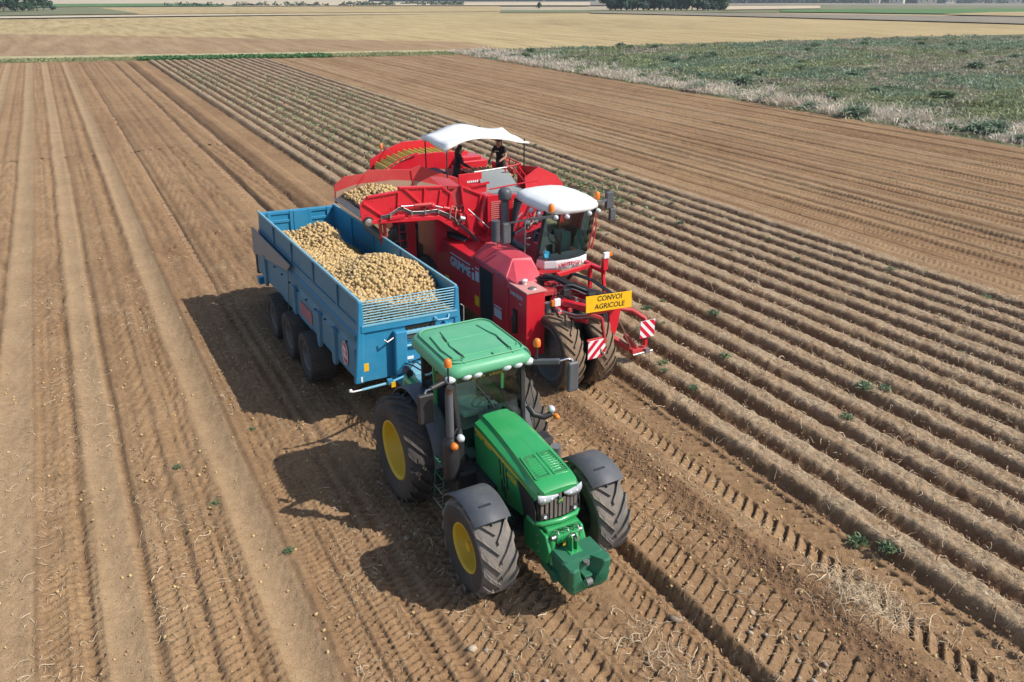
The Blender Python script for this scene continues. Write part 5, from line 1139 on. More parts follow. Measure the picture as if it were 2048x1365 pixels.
# ---- canopy on posts
f = MB(); nu, nvv = 14, 9; grid = []
for j in range(nvv):
    row = []
    for i_ in range(nu):
        u, v = i_/(nu-1), j/(nvv-1); x = 9.38+2.90*u+.10*v*(1-u); y = 20.98+2.02*v+.3*u*(1-v)
        z = 4.60+.24*math.sin(min(1,u*1.15)*math.pi)*(1-v)+.26*v*math.exp(-((u-.42)/.35)**2)+.06*v - .10*u*u*(1-v) + .03*math.sin(u*9+v*4)+.02*math.sin(v*11+u*3)
        row.append((x,y,z))
    grid.append(row)
vs_ = [p for r_ in grid for p in r_]; fs_ = [(j*nu+i_,j*nu+i_+1,(j+1)*nu+i_+1,(j+1)*nu+i_) for j in range(nvv-1) for i_ in range(nu-1)]
f.add(vs_, fs_, 0, True)
lft = [r_[0] for r_ in grid]; f.loft([lft, [(x-.01,y,z-.13) for x,y,z in lft]], False, 0, True, closed=False)
rgt = grid[0]; f.loft([rgt, [(x,y-.01,z-.05) for x,y,z in rgt]], False, 0, True, closed=False)
can = f.build("canopy", paint("white_tarpaulin",(.80,.80,.78),.6,.22,dustc=(.62,.58,.50),scale=2.2), hv, fixn=False); md = can.modifiers.new("thick",'SOLIDIFY'); md.thickness = .008
for x, y in ((9.45,21.1),(9.55,22.9),(12.15,21.35),(12.2,22.9)):
    f = MB(); f.cyl((x,y,2.74),(x,y,4.62),.022,8); hb_("canopy_post", M_BLACK, f)
# ---- front frame: arms, hoses, lamps
for a, c, w, h in (((9.2,15.3,2.05),(9.9,13.95,2.05),.16,.14),((9.9,15.72,2.36),(10.98,15.86,2.40),.10,.10),((10.98,15.86,2.40),(11.10,15.46,2.34),.10,.10),((11.0,16.4,2.40),(11.12,15.45,2.36),.09,.09),((9.6,15.9,2.2),(10.4,14.2,2.05),.16,.16),((11.0,15.9,2.4),(11.02,15.9,1.6),.09,.09),((11.10,15.48,2.34),(11.12,15.40,1.75),.08,.08),((9.9,14.1,1.95),(10.6,14.15,1.95),.12,.12),((9.15,15.2,1.75),(9.75,14.1,1.75),.10,.10)):
    f = MB(); f.beam(a, c, w, h); hb_("frame_arm", M_RED, f, .012)
f = MB(); f.cyl((11.10,15.42,2.30),(11.10,15.42,2.72),.045,10); f.bx(11.03,11.17,15.36,15.48,2.40,2.70); hb_("corner_post", M_RED, f, .01)
f = MB(); f.bx(11.02,11.18,15.34,15.42,2.70,2.86); hb_("corner_lamp", M_WHT, f, .015)
f = MB(); f.bx(11.18,11.28,15.36,15.42,2.74,2.84); hb_("corner_reflector", M_AMBER, f, .01)
for k in range(8):
    dx, dz = .05*(k%4), .05*(k//4)
    f = MB(); f.tube([(9.15+dx,15.35,2.10+dz),(9.2+dx,15.45,2.42+dz+.05*(k%3)),(9.45+dx,15.2,2.50+dz),(9.75+dx,14.85,2.34+dz),(10.1+dx,14.5,2.22+dz),(10.5+dx,14.2,2.14+dz)],.022,7); hb_("hydraulic_hose", M_HOSE, f)
for k in range(3):
    f = MB(); f.tube([(9.85+.06*k,15.5,2.2),(10.05+.06*k,15.35,2.48),(10.35+.05*k,14.9,2.40),(10.6+.04*k,14.4,2.16)],.02,7); hb_("hydraulic_hose", M_HOSE, f)
for k in range(3):
    f = MB(); f.tube([(9.1,15.2,1.95+.05*k),(9.3,14.7,1.82+.04*k),(9.55,14.3,1.80+.04*k),(9.9,14.05,1.86+.03*k)],.024,7); hb_("steel_pipe", M_STEEL if k != 1 else M_REDD, f)
for x, y, z in ((9.55,14.75,2.3),(10.05,14.45,2.2)):
    f = MB(); f.bx(x-.1,x+.12,y-.06,y+.06,z-.08,z+.09); hb_("hose_clamp", M_BLACK, f, .02)
f = MB(); f.cyl((9.08,15.10,1.95),(9.12,15.05,2.35),.06,10); hb_("lift_cylinder", M_REDD, f)
f = MB(); f.bx(9.22,9.38,14.70,14.78,2.0,2.18); f.bx(9.14,9.22,14.70,14.78,2.02,2.16,1); hb_("lamp_cluster", [M_WHT,M_AMBER], f, .01)
f = MB(); f.cyl((9.12,14.85,1.84),(9.12,14.85,2.08),.085,14); hb_("hydraulic_filter", M_PIPE, f)
f = MB(); f.cyl((9.30,14.66,1.90),(9.30,14.60,1.90),.05,12); hb_("round_lamp", M_LENS, f)
f = MB(); rr = []
for t in np.linspace(0,1,8):
    a = R(40+80*t); rr.append([(9.25,14.95-.5*math.cos(a),1.6+.42*math.sin(a)),(9.75,14.95-.5*math.cos(a),1.6+.42*math.sin(a))])
f.loft(rr, False, 0, True, closed=False); hb_("wheel_guard", M_RED, f)
# yellow sign and striped boards
f = MB(); f.plate([(9.49,13.80,2.11),(10.76,13.80,2.03),(10.74,13.80,2.43),(9.47,13.80,2.51)], (0,1,0), .015); sg = hb_("convoy_sign", M_YSIGN, f)
for s_, x, z in (("CONVOI",10.12,2.325),("AGRICOLE",10.13,2.135)):
    text_part(s_, .175, frame((x,13.797,z),(1,0,-.063),(.063,0,1)), M_INK, sg, "lettering", .001, 'CENTER', bold=.012)
def striped(poly, y, lean, parent):
    x0, x1, z0, z1 = poly; w, h = x1-x0, z1-z0
    f = MB(); f.bx(x0,x1,y,y+.015,z0,z1); bo = hb_("warning_board", M_WHT, f, parent=parent)
    p = .52*w
    for k in range(-3,4):
        # diagonal band clipped to the board
        pts2 = []
        a0 = k*p
        band_ = [(a0,0),(a0+p*.5,0),(a0+p*.5+h*lean,h),(a0+h*lean,h)]
        def clip(pl, ax, lim, keep_less):
            out = []
            for i_ in range(len(pl)):
                P_, Q_ = pl[i_], pl[(i_+1)%len(pl)]; ip_ = (P_[ax] <= lim) if keep_less else (P_[ax] >= lim); iq_ = (Q_[ax] <= lim) if keep_less else (Q_[ax] >= lim)
                if ip_: out.append(P_)
                if ip_ != iq_:
                    t = (lim-P_[ax])/(Q_[ax]-P_[ax]); out.append((P_[0]+(Q_[0]-P_[0])*t, P_[1]+(Q_[1]-P_[1])*t))
            return out
        pl = clip(clip(band_,0,0,False),0,w,True) if True else band_
        if len(pl) >= 3:
            f = MB(); f.plate([(x0+a,y-.001,z0+c) for a,c in pl], (0,-1,0), .003); hb_("red_stripe", M_REDR, f, parent=bo)
    return bo
striped((9.52,10.00,.98,1.43), 13.70, .95, hv)
striped((11.31,11.75,.97,1.42), 14.10, -.95, hv)
f = MB(); f.beam((9.62,13.9,2.04),(9.90,13.76,1.92),.06,.08); f.beam((9.90,13.76,1.93),(10.00,13.73,1.30),.05,.08,up=(0,1,0)); f.bx(9.50,10.02,13.72,13.76,1.42,1.47); hb_("board_arm", M_REDD, f, .008)
f = MB(); f.plate([(10.42,14.2,1.95),(10.78,14.2,1.95),(10.70,14.2,1.40),(10.56,14.2,1.0),(10.48,14.2,1.0)], (0,1,0), .06); hb_("front_leg", M_RED, f, .01)
# digging arms on the far side
f = MB(); f.tube([(10.72,14.6,1.62),(11.1,14.75,1.60),(11.42,14.6,1.52),(11.62,14.35,1.36),(11.66,14.2,1.1)],.065,8); hb_("arch_arm", M_REDD, f)
f = MB(); f.beam((11.6,14.25,1.20),(11.58,14.22,.70),.09,.09,up=(0,1,0)); hb_("arch_drop", M_RED, f, .01)
f = MB(); f.cyl((10.74,14.35,1.66),(11.02,14.3,1.1),.022,8); f.cyl((10.98,14.3,1.14),(11.18,14.28,.72),.014,8); hb_("ram_rod", M_CHROME, f)
f = MB(); f.beam((10.75,14.9,.98),(11.22,14.35,.62),.16,.12); f.beam((11.15,14.5,.95),(11.42,14.28,.56),.12,.12); f.bx(11.2,11.66,14.2,14.36,.52,.64); hb_("digger_arm", M_REDD, f, .012)
f = MB(); f.cyl((11.2,14.18,.52),(11.78,14.16,.54),.028,8); f.bx(11.55,11.68,14.12,14.22,.5,.62); hb_("digger_bar", M_STEEL, f)

# small pipework, brackets and fittings between cab and front wheels
rc = np.random.default_rng(91)
for k in range(16):
    x0, y0, z0 = rc.uniform(9.05,9.6), rc.uniform(15.0,15.6), rc.uniform(1.9,2.35); x1, y1, z1 = x0+rc.uniform(.25,.9), y0-rc.uniform(.3,1.0), z0+rc.uniform(-.25,.15)
    f = MB(); f.tube([(x0,y0,z0),(x0+.1,y0-.05,z0+rc.uniform(.05,.25)),((x0+x1)/2,(y0+y1)/2,(z0+z1)/2+rc.uniform(.0,.2)),(x1,y1,z1)],float(rc.uniform(.009,.016)),6); hb_("thin_hose", (M_HOSE,M_STEEL,M_REDD)[k%3], f)
for k in range(9):
    x0, y0, z0 = rc.uniform(9.1,10.5), rc.uniform(14.3,15.5), rc.uniform(1.75,2.15); f = MB(); f.box((x0,y0,z0),(rc.uniform(.05,.16),rc.uniform(.05,.14),rc.uniform(.06,.16))); hb_("valve_block", (M_RED,M_STEEL,M_REDD)[k%3], f, .008)
# crop residue caught over the front wheels
n = 90; X = rc.uniform(9.15,9.75,n); Y = rc.uniform(14.55,15.1,n)
for k in range(26):
    x, y = float(X[k]), float(Y[k]); f = MB(); f.tube([(x,y,1.86),(x+rc.normal(0,.08),y+rc.normal(0,.08),1.90),(x+rc.normal(0,.15),y+rc.normal(0,.15),1.84)],.006,4); hb_("caught_stalk", plain("caught_straw",(.50,.36,.20),.8) if k == 0 else bpy.data.materials["caught_straw"], f)
# bolts and joints on the big plates
for x, z in ((6.7,3.2),(6.9,3.55),(7.2,3.62),(7.9,3.7),(8.6,3.62),(8.3,3.2),(7.4,3.3)):
    q_ = (Matrix.Translation(HG+Vector((-.62,-1.32,.42))) @ Matrix.Scale(.935,4) @ Matrix.Translation(-HG)) @ Vector((x,NY-.02,z)); f = MB(); f.cyl((q_.x,q_.y,q_.z),(q_.x,q_.y-.015,q_.z),.018,8); hb_("bolt", M_REDD, f)
# ================================================================ WORKERS
M_SKIN = plain("skin", (.42,.24,.16), .55); M_HAIR = plain("dark_hair", (.012,.009,.008), .6); M_CLOTH = plain("black_cloth", (.012,.012,.014), .85); M_TROU = plain("dark_trousers", (.02,.022,.03), .85); M_GLOVE = plain("glove_fabric", (.10,.08,.09), .8)
def person(loc, rz, label, lean, armsL, armsR, hair_long, sleeve, h=1.72, gloves=False):
    p = empty("person", loc, label, "person", rz=rz)
    s = h/1.72
    J = {}; V = []; E_ = []; RR = []
    def v(name, co, r, link=None, r2=None):
        J[name] = len(V); V.append(tuple(q*s for q in co)); RR.append((r*s, (r2 or r)*s))
        if link: E_.append((J[link], J[name]))
    l = math.sin(lean); c = math.cos(lean)
    def T(x, y, z): return (x, y*c - (z-.95)*l, .95+(z-.95)*c + y*l) if z > .95 else (x,y,z)
    v("pelvis", (0,0,.95), .155, None, .12); v("waist", T(0,0,1.10), .140, "pelvis", .11); v("chest", T(0,0,1.30), .165, "waist", .12); v("upper", T(0,0,1.43), .12, "chest", .10); v("neck", T(0,-.01,1.50), .058, "upper"); 
    hx = T(0,-.035,1.56); v("jaw", hx, .078, "neck", .085); v("skull", T(0,-.035,1.645), .095, "jaw", .105)
    for sd, arms in ((-1,armsL),(1,armsR)):
        n = "l" if sd < 0 else "r"
        v("sh"+n, T(sd*.19,0,1.42), .062, "upper"); v("el"+n, T(*arms[0]), .045, "sh"+n); v("wr"+n, T(*arms[1]), .032, "el"+n); 
        d = Vector(T(*arms[1]))-Vector(T(*arms[0])); d.normalize(); w = Vector(T(*arms[1]))
        v("palm"+n, tuple(w+d*.06), .034, "wr"+n, .020)
        side = d.cross(Vector((0,0,1))).normalized()
        for k, (o, L) in enumerate(((-.027,.062),(-.010,.072),(.008,.070),(.025,.055))):
            b_ = w+d*.10+side*o; v("f%d%s"%(k,n), tuple(b_), .010, "palm"+n); v("g%d%s"%(k,n), tuple(b_+d*L*.6+Vector((0,0,-L*.35))), .008, "f%d%s"%(k,n))
        tb_ = w+d*.04+side*(.045*-sd); v("t"+n, tuple(tb_), .011, "palm"+n); v("u"+n, tuple(tb_+d*.035+Vector((0,0,-.01))), .009, "t"+n)
        v("hip"+n, (sd*.09,0,.90), .105, "pelvis"); v("kn"+n, (sd*.10,-.02,.49), .066, "hip"+n); v("an"+n, (sd*.11,.02,.09), .045, "kn"+n); v("toe"+n, (sd*.12,-.12,.045), .042, "an"+n)
    me = bpy.data.meshes.new("body"); me.from_pydata(V, E_, [])
    o = bpy.data.objects.new("body", me); col.objects.link(o)
    sk = o.modifiers.new("skin",'SKIN'); me.skin_vertices[0].data[0].use_root = True
    for i_, r_ in enumerate(RR): me.skin_vertices[0].data[i_].radius = r_
    su = o.modifiers.new("sub",'SUBSURF'); su.levels = 2; su.render_levels = 2
    dg = bpy.context.evaluated_depsgraph_get(); m2 = bpy.data.meshes.new_from_object(o.evaluated_get(dg)); bpy.data.objects.remove(o)
    m2.name = "body"
    for m in (M_CLOTH, M_SKIN, M_TROU, M_GLOVE): m2.materials.append(m)
    ptsj = {k: Vector(V[i_]) for k, i_ in J.items()}
    def dseg(q, a, b_):
        ab = b_-a; t = max(0,min(1,(q-a).dot(ab)/max(ab.length_squared,1e-9))); return (q-a-ab*t).length, t
    segs = []
    for a, b_ in E_: segs.append((a, b_))
    names = list(J.keys())
    for poly in m2.polygons:
        q = poly.center; best = min(((dseg(q, Vector(V[a]), Vector(V[b_])), names[a], names[b_]) for a, b_ in segs), key=lambda t: t[0][0])
        (dd, t), a, b_ = best; mi = 0
        if a in ("neck","jaw") or (b_ == "neck" and t > .45): mi = 1
        elif b_[:2] == "el": mi = 0 if t < sleeve else 1
        elif b_[:2] == "wr": mi = 1 if sleeve < 1 else 0
        elif b_[:4] == "palm" or a[:4] == "palm" or a[:1] in "f": mi = 3 if gloves else 1
        elif b_[:2] in ("hi","kn","an","to"): mi = 2
        if b_[:3] == "hip": mi = 2
        poly.material_index = mi; poly.use_smooth = True
    ob = bpy.data.objects.new("body", m2); col.objects.link(ob); ob.parent = p
    # hair cap, face
    hc = Vector(T(0,-.03,1.655))*s; f = MB(); rings = []
    for i_ in range(7):
        th = math.pi*.62*i_/6; rings.append([(hc.x+.098*s*math.sin(th)*math.cos(a), hc.y+.018*s+.112*s*math.sin(th)*math.sin(a)*(1 if math.sin(a) > 0 else (1.0 if i_ < 4 else .55)), hc.z+.03*s+.095*s*math.cos(th)) for a in np.linspace(0,2*math.pi,15)[:-1]])
    f.loft(rings, False, 0, True); hm = bpy.data.meshes.new("hair"); 
    if hair_long:
        f.tube([hc+Vector((0,.08*s,.02)), hc+Vector((0,.13*s,-.12*s)), hc+Vector((0,.13*s,-.30*s)), hc+Vector((0,.10*s,-.42*s))],[.08*s,.085*s,.07*s,.02*s],10)
    V2 = f.v; hm.from_pydata(V2, [], f.f); hm.materials.append(M_HAIR)
    for q in hm.polygons: q.use_smooth = True
    ho = bpy.data.objects.new("hair", hm); col.objects.link(ho); ho.parent = p
    for sx in (-1,1):
        f = MB(); f.ball(Vector(T(sx*.034,-.128,1.640))*s, .012*s, 8); em_ = bpy.data.meshes.new("eye"); em_.from_pydata(f.v,[],f.f); em_.materials.append(M_HAIR); eo = bpy.data.objects.new("eye", em_); col.objects.link(eo); eo.parent = p
        f = MB(); f.ball(Vector(T(sx*.098,-.02,1.62))*s, .026*s, 8, (.5,.8,1.2)); em_ = bpy.data.meshes.new("ear"); em_.from_pydata(f.v,[],f.f); em_.materials.append(M_SKIN); eo = bpy.data.objects.new("ear", em_); col.objects.link(eo); eo.parent = p
    f = MB(); f.tube([Vector(T(0,-.122,1.640))*s, Vector(T(0,-.150,1.600))*s],[.010*s,.017*s],8); em_ = bpy.data.meshes.new("nose"); em_.from_pydata(f.v,[],f.f); em_.materials.append(M_SKIN); eo = bpy.data.objects.new("nose", em_); col.objects.link(eo); eo.parent = p
    f = MB(); f.ball(Vector(T(0,-.118,1.565))*s, .022*s, 8, (1.2,.4,.35)); em_ = bpy.data.meshes.new("mouth"); em_.from_pydata(f.v,[],f.f); em_.materials.append(plain("lips",(.30,.10,.08),.5)); eo = bpy.data.objects.new("mouth", em_); col.objects.link(eo); eo.parent = p
    return p
# facing: -Y is the front of a figure; turn so that they look over the table
person((10.36,22.45,2.74), R(78), "person in black with long dark hair leaning over the sorting table under the canopy", .20, ((-.26,-.14,1.20),(-.16,-.42,1.12)), ((.26,-.14,1.20),(.16,-.42,1.12)), True, 1.0, 1.62)
pr_ = person((11.98,22.55,2.74), R(-62), "person in black T-shirt working at the far side of the sorting table under the canopy", .14, ((-.27,-.10,1.18),(-.16,-.36,1.12)), ((.27,-.10,1.18),(.18,-.36,1.10)), False, .55, 1.74, True)
f = MB(); f.bx(-.07,.07,-.178,-.168,1.345,1.36)
em_ = bpy.data.meshes.new("shirt_print"); em_.from_pydata(f.v,[],f.f); em_.materials.append(M_WHT); eo = bpy.data.objects.new("shirt_print", em_); col.objects.link(eo); eo.parent = pr_
eo.location = (0,-.055,0)
# ================================================================ THINGS LYING AND GROWING ON THE FIELD
def soil_z(x, y): return soil(np.asarray(x,float), np.asarray(y,float))[0]
M_STRAW = attr_mat("dry_haulm", .8, .15, .25, scale=12)
def vis_right(Y): return 10.2 + (Y-3.74)*1.68
rng = np.random.default_rng(5)
def strands(name, X, Y, length, width, label, curl=1.2, lift=.03, seg=5, tall=0.0, tone=1.0):
    """dry stems: curved narrow ribbons resting on the soil"""
    n = len(X); Z = soil_z(X, Y); a = rng.random(n)*6.283; L = length*(.5+rng.random(n)); k = rng.normal(0,curl,n)
    t = np.linspace(0,1,seg); px_ = np.zeros((n,seg)); py_ = np.zeros((n,seg)); ang = a[:,None]+k[:,None]*t[None]*1.6+.5*np.sin(t[None]*6+rng.random(n)[:,None]*6)
    st = (L/(seg-1))[:,None]; px_[:,1:] = np.cumsum(np.cos(ang[:,1:])*st,1); py_[:,1:] = np.cumsum(np.sin(ang[:,1:])*st,1)
    px_ += X[:,None]; py_ += Y[:,None]
    gz = soil_z(px_.ravel(), py_.ravel()).reshape(n,seg)
    gz = np.maximum(gz, (gz+Z[:,None])*.5)
    hz = gz + .008 + (lift*rng.random(n))[:,None]*np.sin(t*3.14)[None] + (tall*rng.random(n)**2)[:,None]*np.sin(t*2.6)[None]
    w = width*(.6+.8*rng.random(n))[:,None]*(1-.55*t)[None]
    nx, ny = -np.sin(ang), np.cos(ang); tilt = rng.normal(0,.7,n)[:,None]
    A = np.stack([px_+nx*w, py_+ny*w, hz+w*tilt],-1); B = np.stack([px_-nx*w, py_-ny*w, hz-w*tilt],-1)
    V = np.stack([A,B],2).reshape(n,-1,3); nv = seg*2
    f = np.array([(2*i,2*i+1,2*i+3,2*i+2) for i in range(seg-1)]); F = f[None]+(np.arange(n)*nv)[:,None,None]
    tt = rng.random(n)[:,None]; c = (np.array([.66,.53,.36])*(1-tt)+np.array([.40,.29,.18])*tt)*tone
    return tag(np_mesh(name, V.reshape(-1,3), F.reshape(-1,4), M_STRAW, None, False, {"col":np.repeat(c,nv,0)}), label, "straw", kind="stuff")
# on the ridges
n = 24000; k = rng.integers(0,RN,n); off = np.clip(rng.normal(0,.20,n),-.42,.42); X = RX0+RSP*(k+.5)+off
ymin = np.maximum(2.0, 3.74+(X-10.2-4)/1.68); Y = ymin + (62-ymin)*rng.random(n)**1.9
strands("ridge_haulm", X, Y, .16, .0046, "dry pale potato haulm covering the ridges", 1.4, .04, 5, .09)
# on the harvested ground, thicker in streaks
n = 17000; X = rng.uniform(-4,RX0-.1,n); Y = 3.5+26*rng.random(n)**1.5; keep = (fbm(X/.8,Y/3.0,201,3) > .50) & (rng.random(n) < np.where((X > 1.2)&(X < 1.95),.08,1)); X, Y = X[keep], Y[keep]
strands("loose_haulm", X, Y, .19, .0040, "dry haulm strands scattered over the harvested soil", 1.6, .03, 6, .02)
# tangle lying in front of the ridges
n = 620; X = rng.normal(9.62,.30,n); Y = rng.normal(5.95,.42,n); strands("haulm_tangle", X, Y, .36, .0050, "tangled pile of dry haulm on the tyre prints beside the first ridge", 2.2, .12, 7, .06)
n = 160; X = rng.normal(6.15,.35,n); Y = rng.normal(6.6,.45,n); strands("haulm_tangle", X, Y, .30, .0050, "thin tangle of dry haulm in front of the tractor's weight", 2.0, .06, 7, .03)
# soil crumbs and clods
M_CLOD = attr_mat("soil_clod", .95, 0, .25, scale=20)
def clods(X, Y, r, label, dark=.5):
    n = len(X); Z = soil_z(X,Y); V0 = ICOV1; jit = 1+.28*(rng.random((n,len(V0)))-.5)
    Rm = rand_rot(n, rng); sc = np.stack([r*(.8+.6*rng.random(n)),r*(.7+.5*rng.random(n)),r*(.5+.4*rng.random(n))],1)
    V = np.einsum('nij,nkj->nki', Rm, V0[None]*sc[:,None]*jit[...,None]) + np.stack([X,Y,Z+r*.25],1)[:,None]
    F = ICOF1[None]+(np.arange(n)*len(V0))[:,None,None]; t = rng.random(n)[:,None]; c = np.array([.36,.23,.13])*(1-t*dark)+np.array([.17,.10,.058])*t*dark
    return tag(np_mesh("soil_clods", V.reshape(-1,3), F.reshape(-1,3), M_CLOD, None, False, {"col":np.repeat(c,len(V0),0)}), label, "clods", kind="stuff")
n = 5200; X = rng.uniform(-3,RX0,n); Y = 3.6+15*rng.random(n)**1.3; kk = rng.random(n) < np.where((X > 1.25)&(X < 1.9),.1,1)*(.35+.65*(fbm(X/.6,Y/.9,211,3) > .5)); X, Y = X[kk], Y[kk]
clods(X, Y, .009+.022*rng.random(len(X))**3, "small soil clods scattered over the harvested strip")
n = 2600; X = rng.normal(8.8,.20,n); Y = rng.uniform(3.8,16,n); clods(X, Y, .008+.014*rng.random(n)**2, "fine soil crumbs along the dark strip beside the harvester tracks", .9)
n = 3000; k = rng.integers(0,9,n); X = RX0+RSP*k+rng.normal(0,.10,n); Y = np.maximum(2,3.74+(X-14.2)/1.68)+14*rng.random(n); clods(X, Y, .012+.022*rng.random(n)**2, "soil clods lying in the furrows between the ridges", .9)
# stones
M_STONE = attr_mat("stone", .85, 0, .2, scale=18)
V0, F0 = ico(1); STONES = []
for q in range(6):
    vv = V0*(np.array([1.2,.85,.55])*(1+.25*(rng.random(3)-.5)))*(1+.75*(rng.random((len(V0),1))-.5)); cc_ = np.array([.36,.28,.20])*(.6+.6*rng.random())
    so = np_mesh("stone", vv, F0, M_STONE, None, False, {"col":np.repeat(cc_[None],len(vv),0)}); STONES.append(so.data); bpy.data.objects.remove(so)
spots = [(6.72,7.05,.075),(6.80,7.0,.05),(3.72,8.0,.07),(3.9,7.9,.045),(3.85,10.9,.075),(4.4,7.0,.04)] + [(float(rng.normal(7.75,.30)), float(rng.normal(5.55,.55)), float(rng.uniform(.022,.055))) for _ in range(18)] + [(float(rng.uniform(3.2,8)), float(rng.uniform(5.6,9)), float(rng.uniform(.025,.05))) for _ in range(12)]
for i_, (x, y, r_) in enumerate(spots):
    o = bpy.data.objects.new("stone", STONES[int(rng.integers(6))]); col.objects.link(o); z = float(soil_z([x],[y])[0]); o.location = (x,y,z+r_*.25); o.scale = (r_,)*3; o.rotation_euler = (rng.normal(0,.2),rng.normal(0,.2),rng.random()*6.28)
    if i_ == 0: tag(o, "largest pale stone beside the right-hand rut ahead of the tractor's front tyre", "stone", "stones on the soil")
    elif i_ == 1: tag(o, "smaller pale stone touching the largest one by the right-hand rut", "stone", "stones on the soil")
    elif i_ == 2: tag(o, "pale stone lying in the left rut ahead of the near front tyre", "stone", "stones on the soil")
    elif i_ == 4: tag(o, "grey stone in the shade between the tractor's near wheels", "stone", "stones on the soil")
    elif 6 <= i_ < 24: tag(o, "grey stone in the scatter on the tyre prints right of the deep rut", "stone", "stones right of the rut")
    else: tag(o, "small stone on the tracked soil ahead of the tractor", "stone", "small stones ahead of the tractor")
# left-behind potatoes: the nearest as things, the far ones as one mass
n = 950; X = np.concatenate([rng.uniform(-2.5,RX0,n), rng.normal(8.3,.7,170), rng.normal(9.9,.35,110)]); Y = np.concatenate([3.8+30*rng.random(n)**1.4, 4+12*rng.random(170), 4+10*rng.random(110)]); n = len(X)
kk = (Y > 10.6-(X+2.3)*.55) & (X < RX0-.05) & ~((X > 4.1)&(X < 4.9)&(Y < 13)&(Y > 8.3)) & ~((X > 6.2)&(X < 7)&(Y < 13)&(Y > 8.3)); X, Y = X[kk], Y[kk]; Z = soil_z(X,Y)
d = np.hypot(X,Y); od = np.argsort(d); first = od[:120]; rest = od[120:]
for q in first: potato((float(X[q]),float(Y[q]),float(Z[q])+.012), float(rng.uniform(.014,.030)), "small pale potato left lying on the harvested soil", "potatoes left on the soil", rng)
potato_mass("scattered_potatoes", np.stack([X,Y,Z+.012],1)[rest], .016+.018*rng.random(len(rest)), rng, None, "small potatoes scattered far back over the harvested soil", "potatoes")
n = 900; X = rng.uniform(RX1+.5,48,n); Y = rng.uniform(16,60,n); potato_mass("scattered_potatoes", np.stack([X,Y,soil_z(X,Y)+.012],1), .02+.02*rng.random(n), rng, None, "small potatoes scattered over the harvested soil beyond the ridges", "potatoes")

# ---- leaves and plants
M_LEAF = attr_mat("leaf", .55, .30, .25, scale=9)
def blades(P, D, L, W, C, droop=.25, kink=True):
    """tapered leaves: base P, direction D, length L, half width W, colour C -> V,F,col"""
    n = len(P); up = np.array([0,0,1.0]); side = np.cross(D, up); ln = np.linalg.norm(side,axis=1)[:,None]; side = np.where(ln > 1e-3, side/np.maximum(ln,1e-3), np.array([1.0,0,0]))
    tw = rng.normal(0,.6,n)[:,None]; nrm = np.cross(side, D); side = side*np.cos(tw)+nrm*np.sin(tw)
    m = P + D*(L*.5)[:,None]; tip = P + D*L[:,None] - up*(L*droop)[:,None]
    V = np.stack([P, m+side*W[:,None], tip, m-side*W[:,None]],1); F = np.arange(n*4).reshape(n,4)
    return V.reshape(-1,3), F, np.repeat(C,4,0)
def rdirs(n, upb):
    a = rng.random(n)*6.283; e = upb+(1-upb)*rng.random(n); c = np.sqrt(np.maximum(0,1-e*e)); return np.stack([c*np.cos(a),c*np.sin(a),e],1)
def plant_mesh(nl, r, h, W, c1, c2, upb=.15):
    t = rng.random(nl)[:,None]; P = np.stack([rng.normal(0,r*.35,nl), rng.normal(0,r*.35,nl), h*.6*rng.random(nl)],1)
    V, F, C = blades(P, rdirs(nl,upb), r*(.6+.6*rng.random(nl)), W*(.7+.6*rng.random(nl)), np.array(c1)*(1-t)+np.array(c2)*t)
    o = np_mesh("foliage", V, F, M_LEAF, None, False, {"col":C}); m = o.data; bpy.data.objects.remove(o); return m
rng = np.random.default_rng(15)
WEEDS = [plant_mesh(90,.20,.16,.022,(.11,.18,.085),(.19,.26,.13)), plant_mesh(70,.24,.10,.016,(.13,.20,.09),(.22,.28,.13)), plant_mesh(110,.26,.20,.02,(.09,.155,.075),(.16,.225,.12))]
def weed(x, y, s, label, group):
    o = bpy.data.objects.new("weed", WEEDS[int(rng.integers(3))]); col.objects.link(o); o.location = (x,y,float(soil_z([x],[y])[0])-.01); o.scale = (s,s,s*.8); o.rotation_euler = (0,0,rng.random()*6.28); return tag(o, label, "weed", group)
for (x, y, s, lb) in ((10.72,6.95,.9,"leafy green weed in the furrow beside the first ridge, behind its paler neighbour"),(10.88,6.45,.95,"leafy green weed in the furrow beside the first ridge, nearest the haulm tangle"),
    (12.06,14.0,.75,"green weed on the ridge just ahead of the harvester's digging arm"),(12.9,15.9,.8,"green weed on the third ridge right of the striped board"),(13.9,17.1,.6,"small weed on the fourth ridge behind the striped board"),
    (13.2,19.2,1.0,"bushy weed on the ridge right of the harvester's corner lamp"),(14.3,18.6,.9,"green weed one ridge beyond the corner lamp weed"),(15.3,10.6,.9,"green weed alone on the fifth ridge at mid right"),
    (1.1,13.6,.5,"green weed on the harvested soil left of the smooth furrow"),(1.95,11.5,.45,"green weed at the right edge of the smooth furrow"),(.65,15.2,.35,"small weed on the soil far left of the tractor's shadow"),(2.3,16.1,.4,"small weed beside the tip of the tractor cab's shadow")):
    weed(x, y, s, lb, "weeds singled out near the machines")
ORD = ["first","second","third","fourth","fifth","sixth","seventh","eighth","ninth","tenth","eleventh","twelfth","thirteenth","fourteenth","fifteenth","sixteenth","seventeenth","eighteenth","nineteenth","twentieth","twenty-first","twenty-second","twenty-third","twenty-fourth"]
rows_ = {}
for q in range(46):
    k = int(rng.integers(1,RN)); x = RX0+RSP*(k+.5)+float(rng.normal(0,.15)); y0 = max(9,3.74+(x-10.2)/1.68+1); rows_.setdefault(k,[]).append((x, y0+float(rng.random())*38))
for k, lst in rows_.items():
    for i_, (x, y) in enumerate(sorted(lst, key=lambda p: p[1])): weed(x, y, float(rng.uniform(.35,.75)), "green weed on the %s ridge from the tractor, %s from the near end" % (ORD[k], ORD[i_]), "weeds on the ridges")
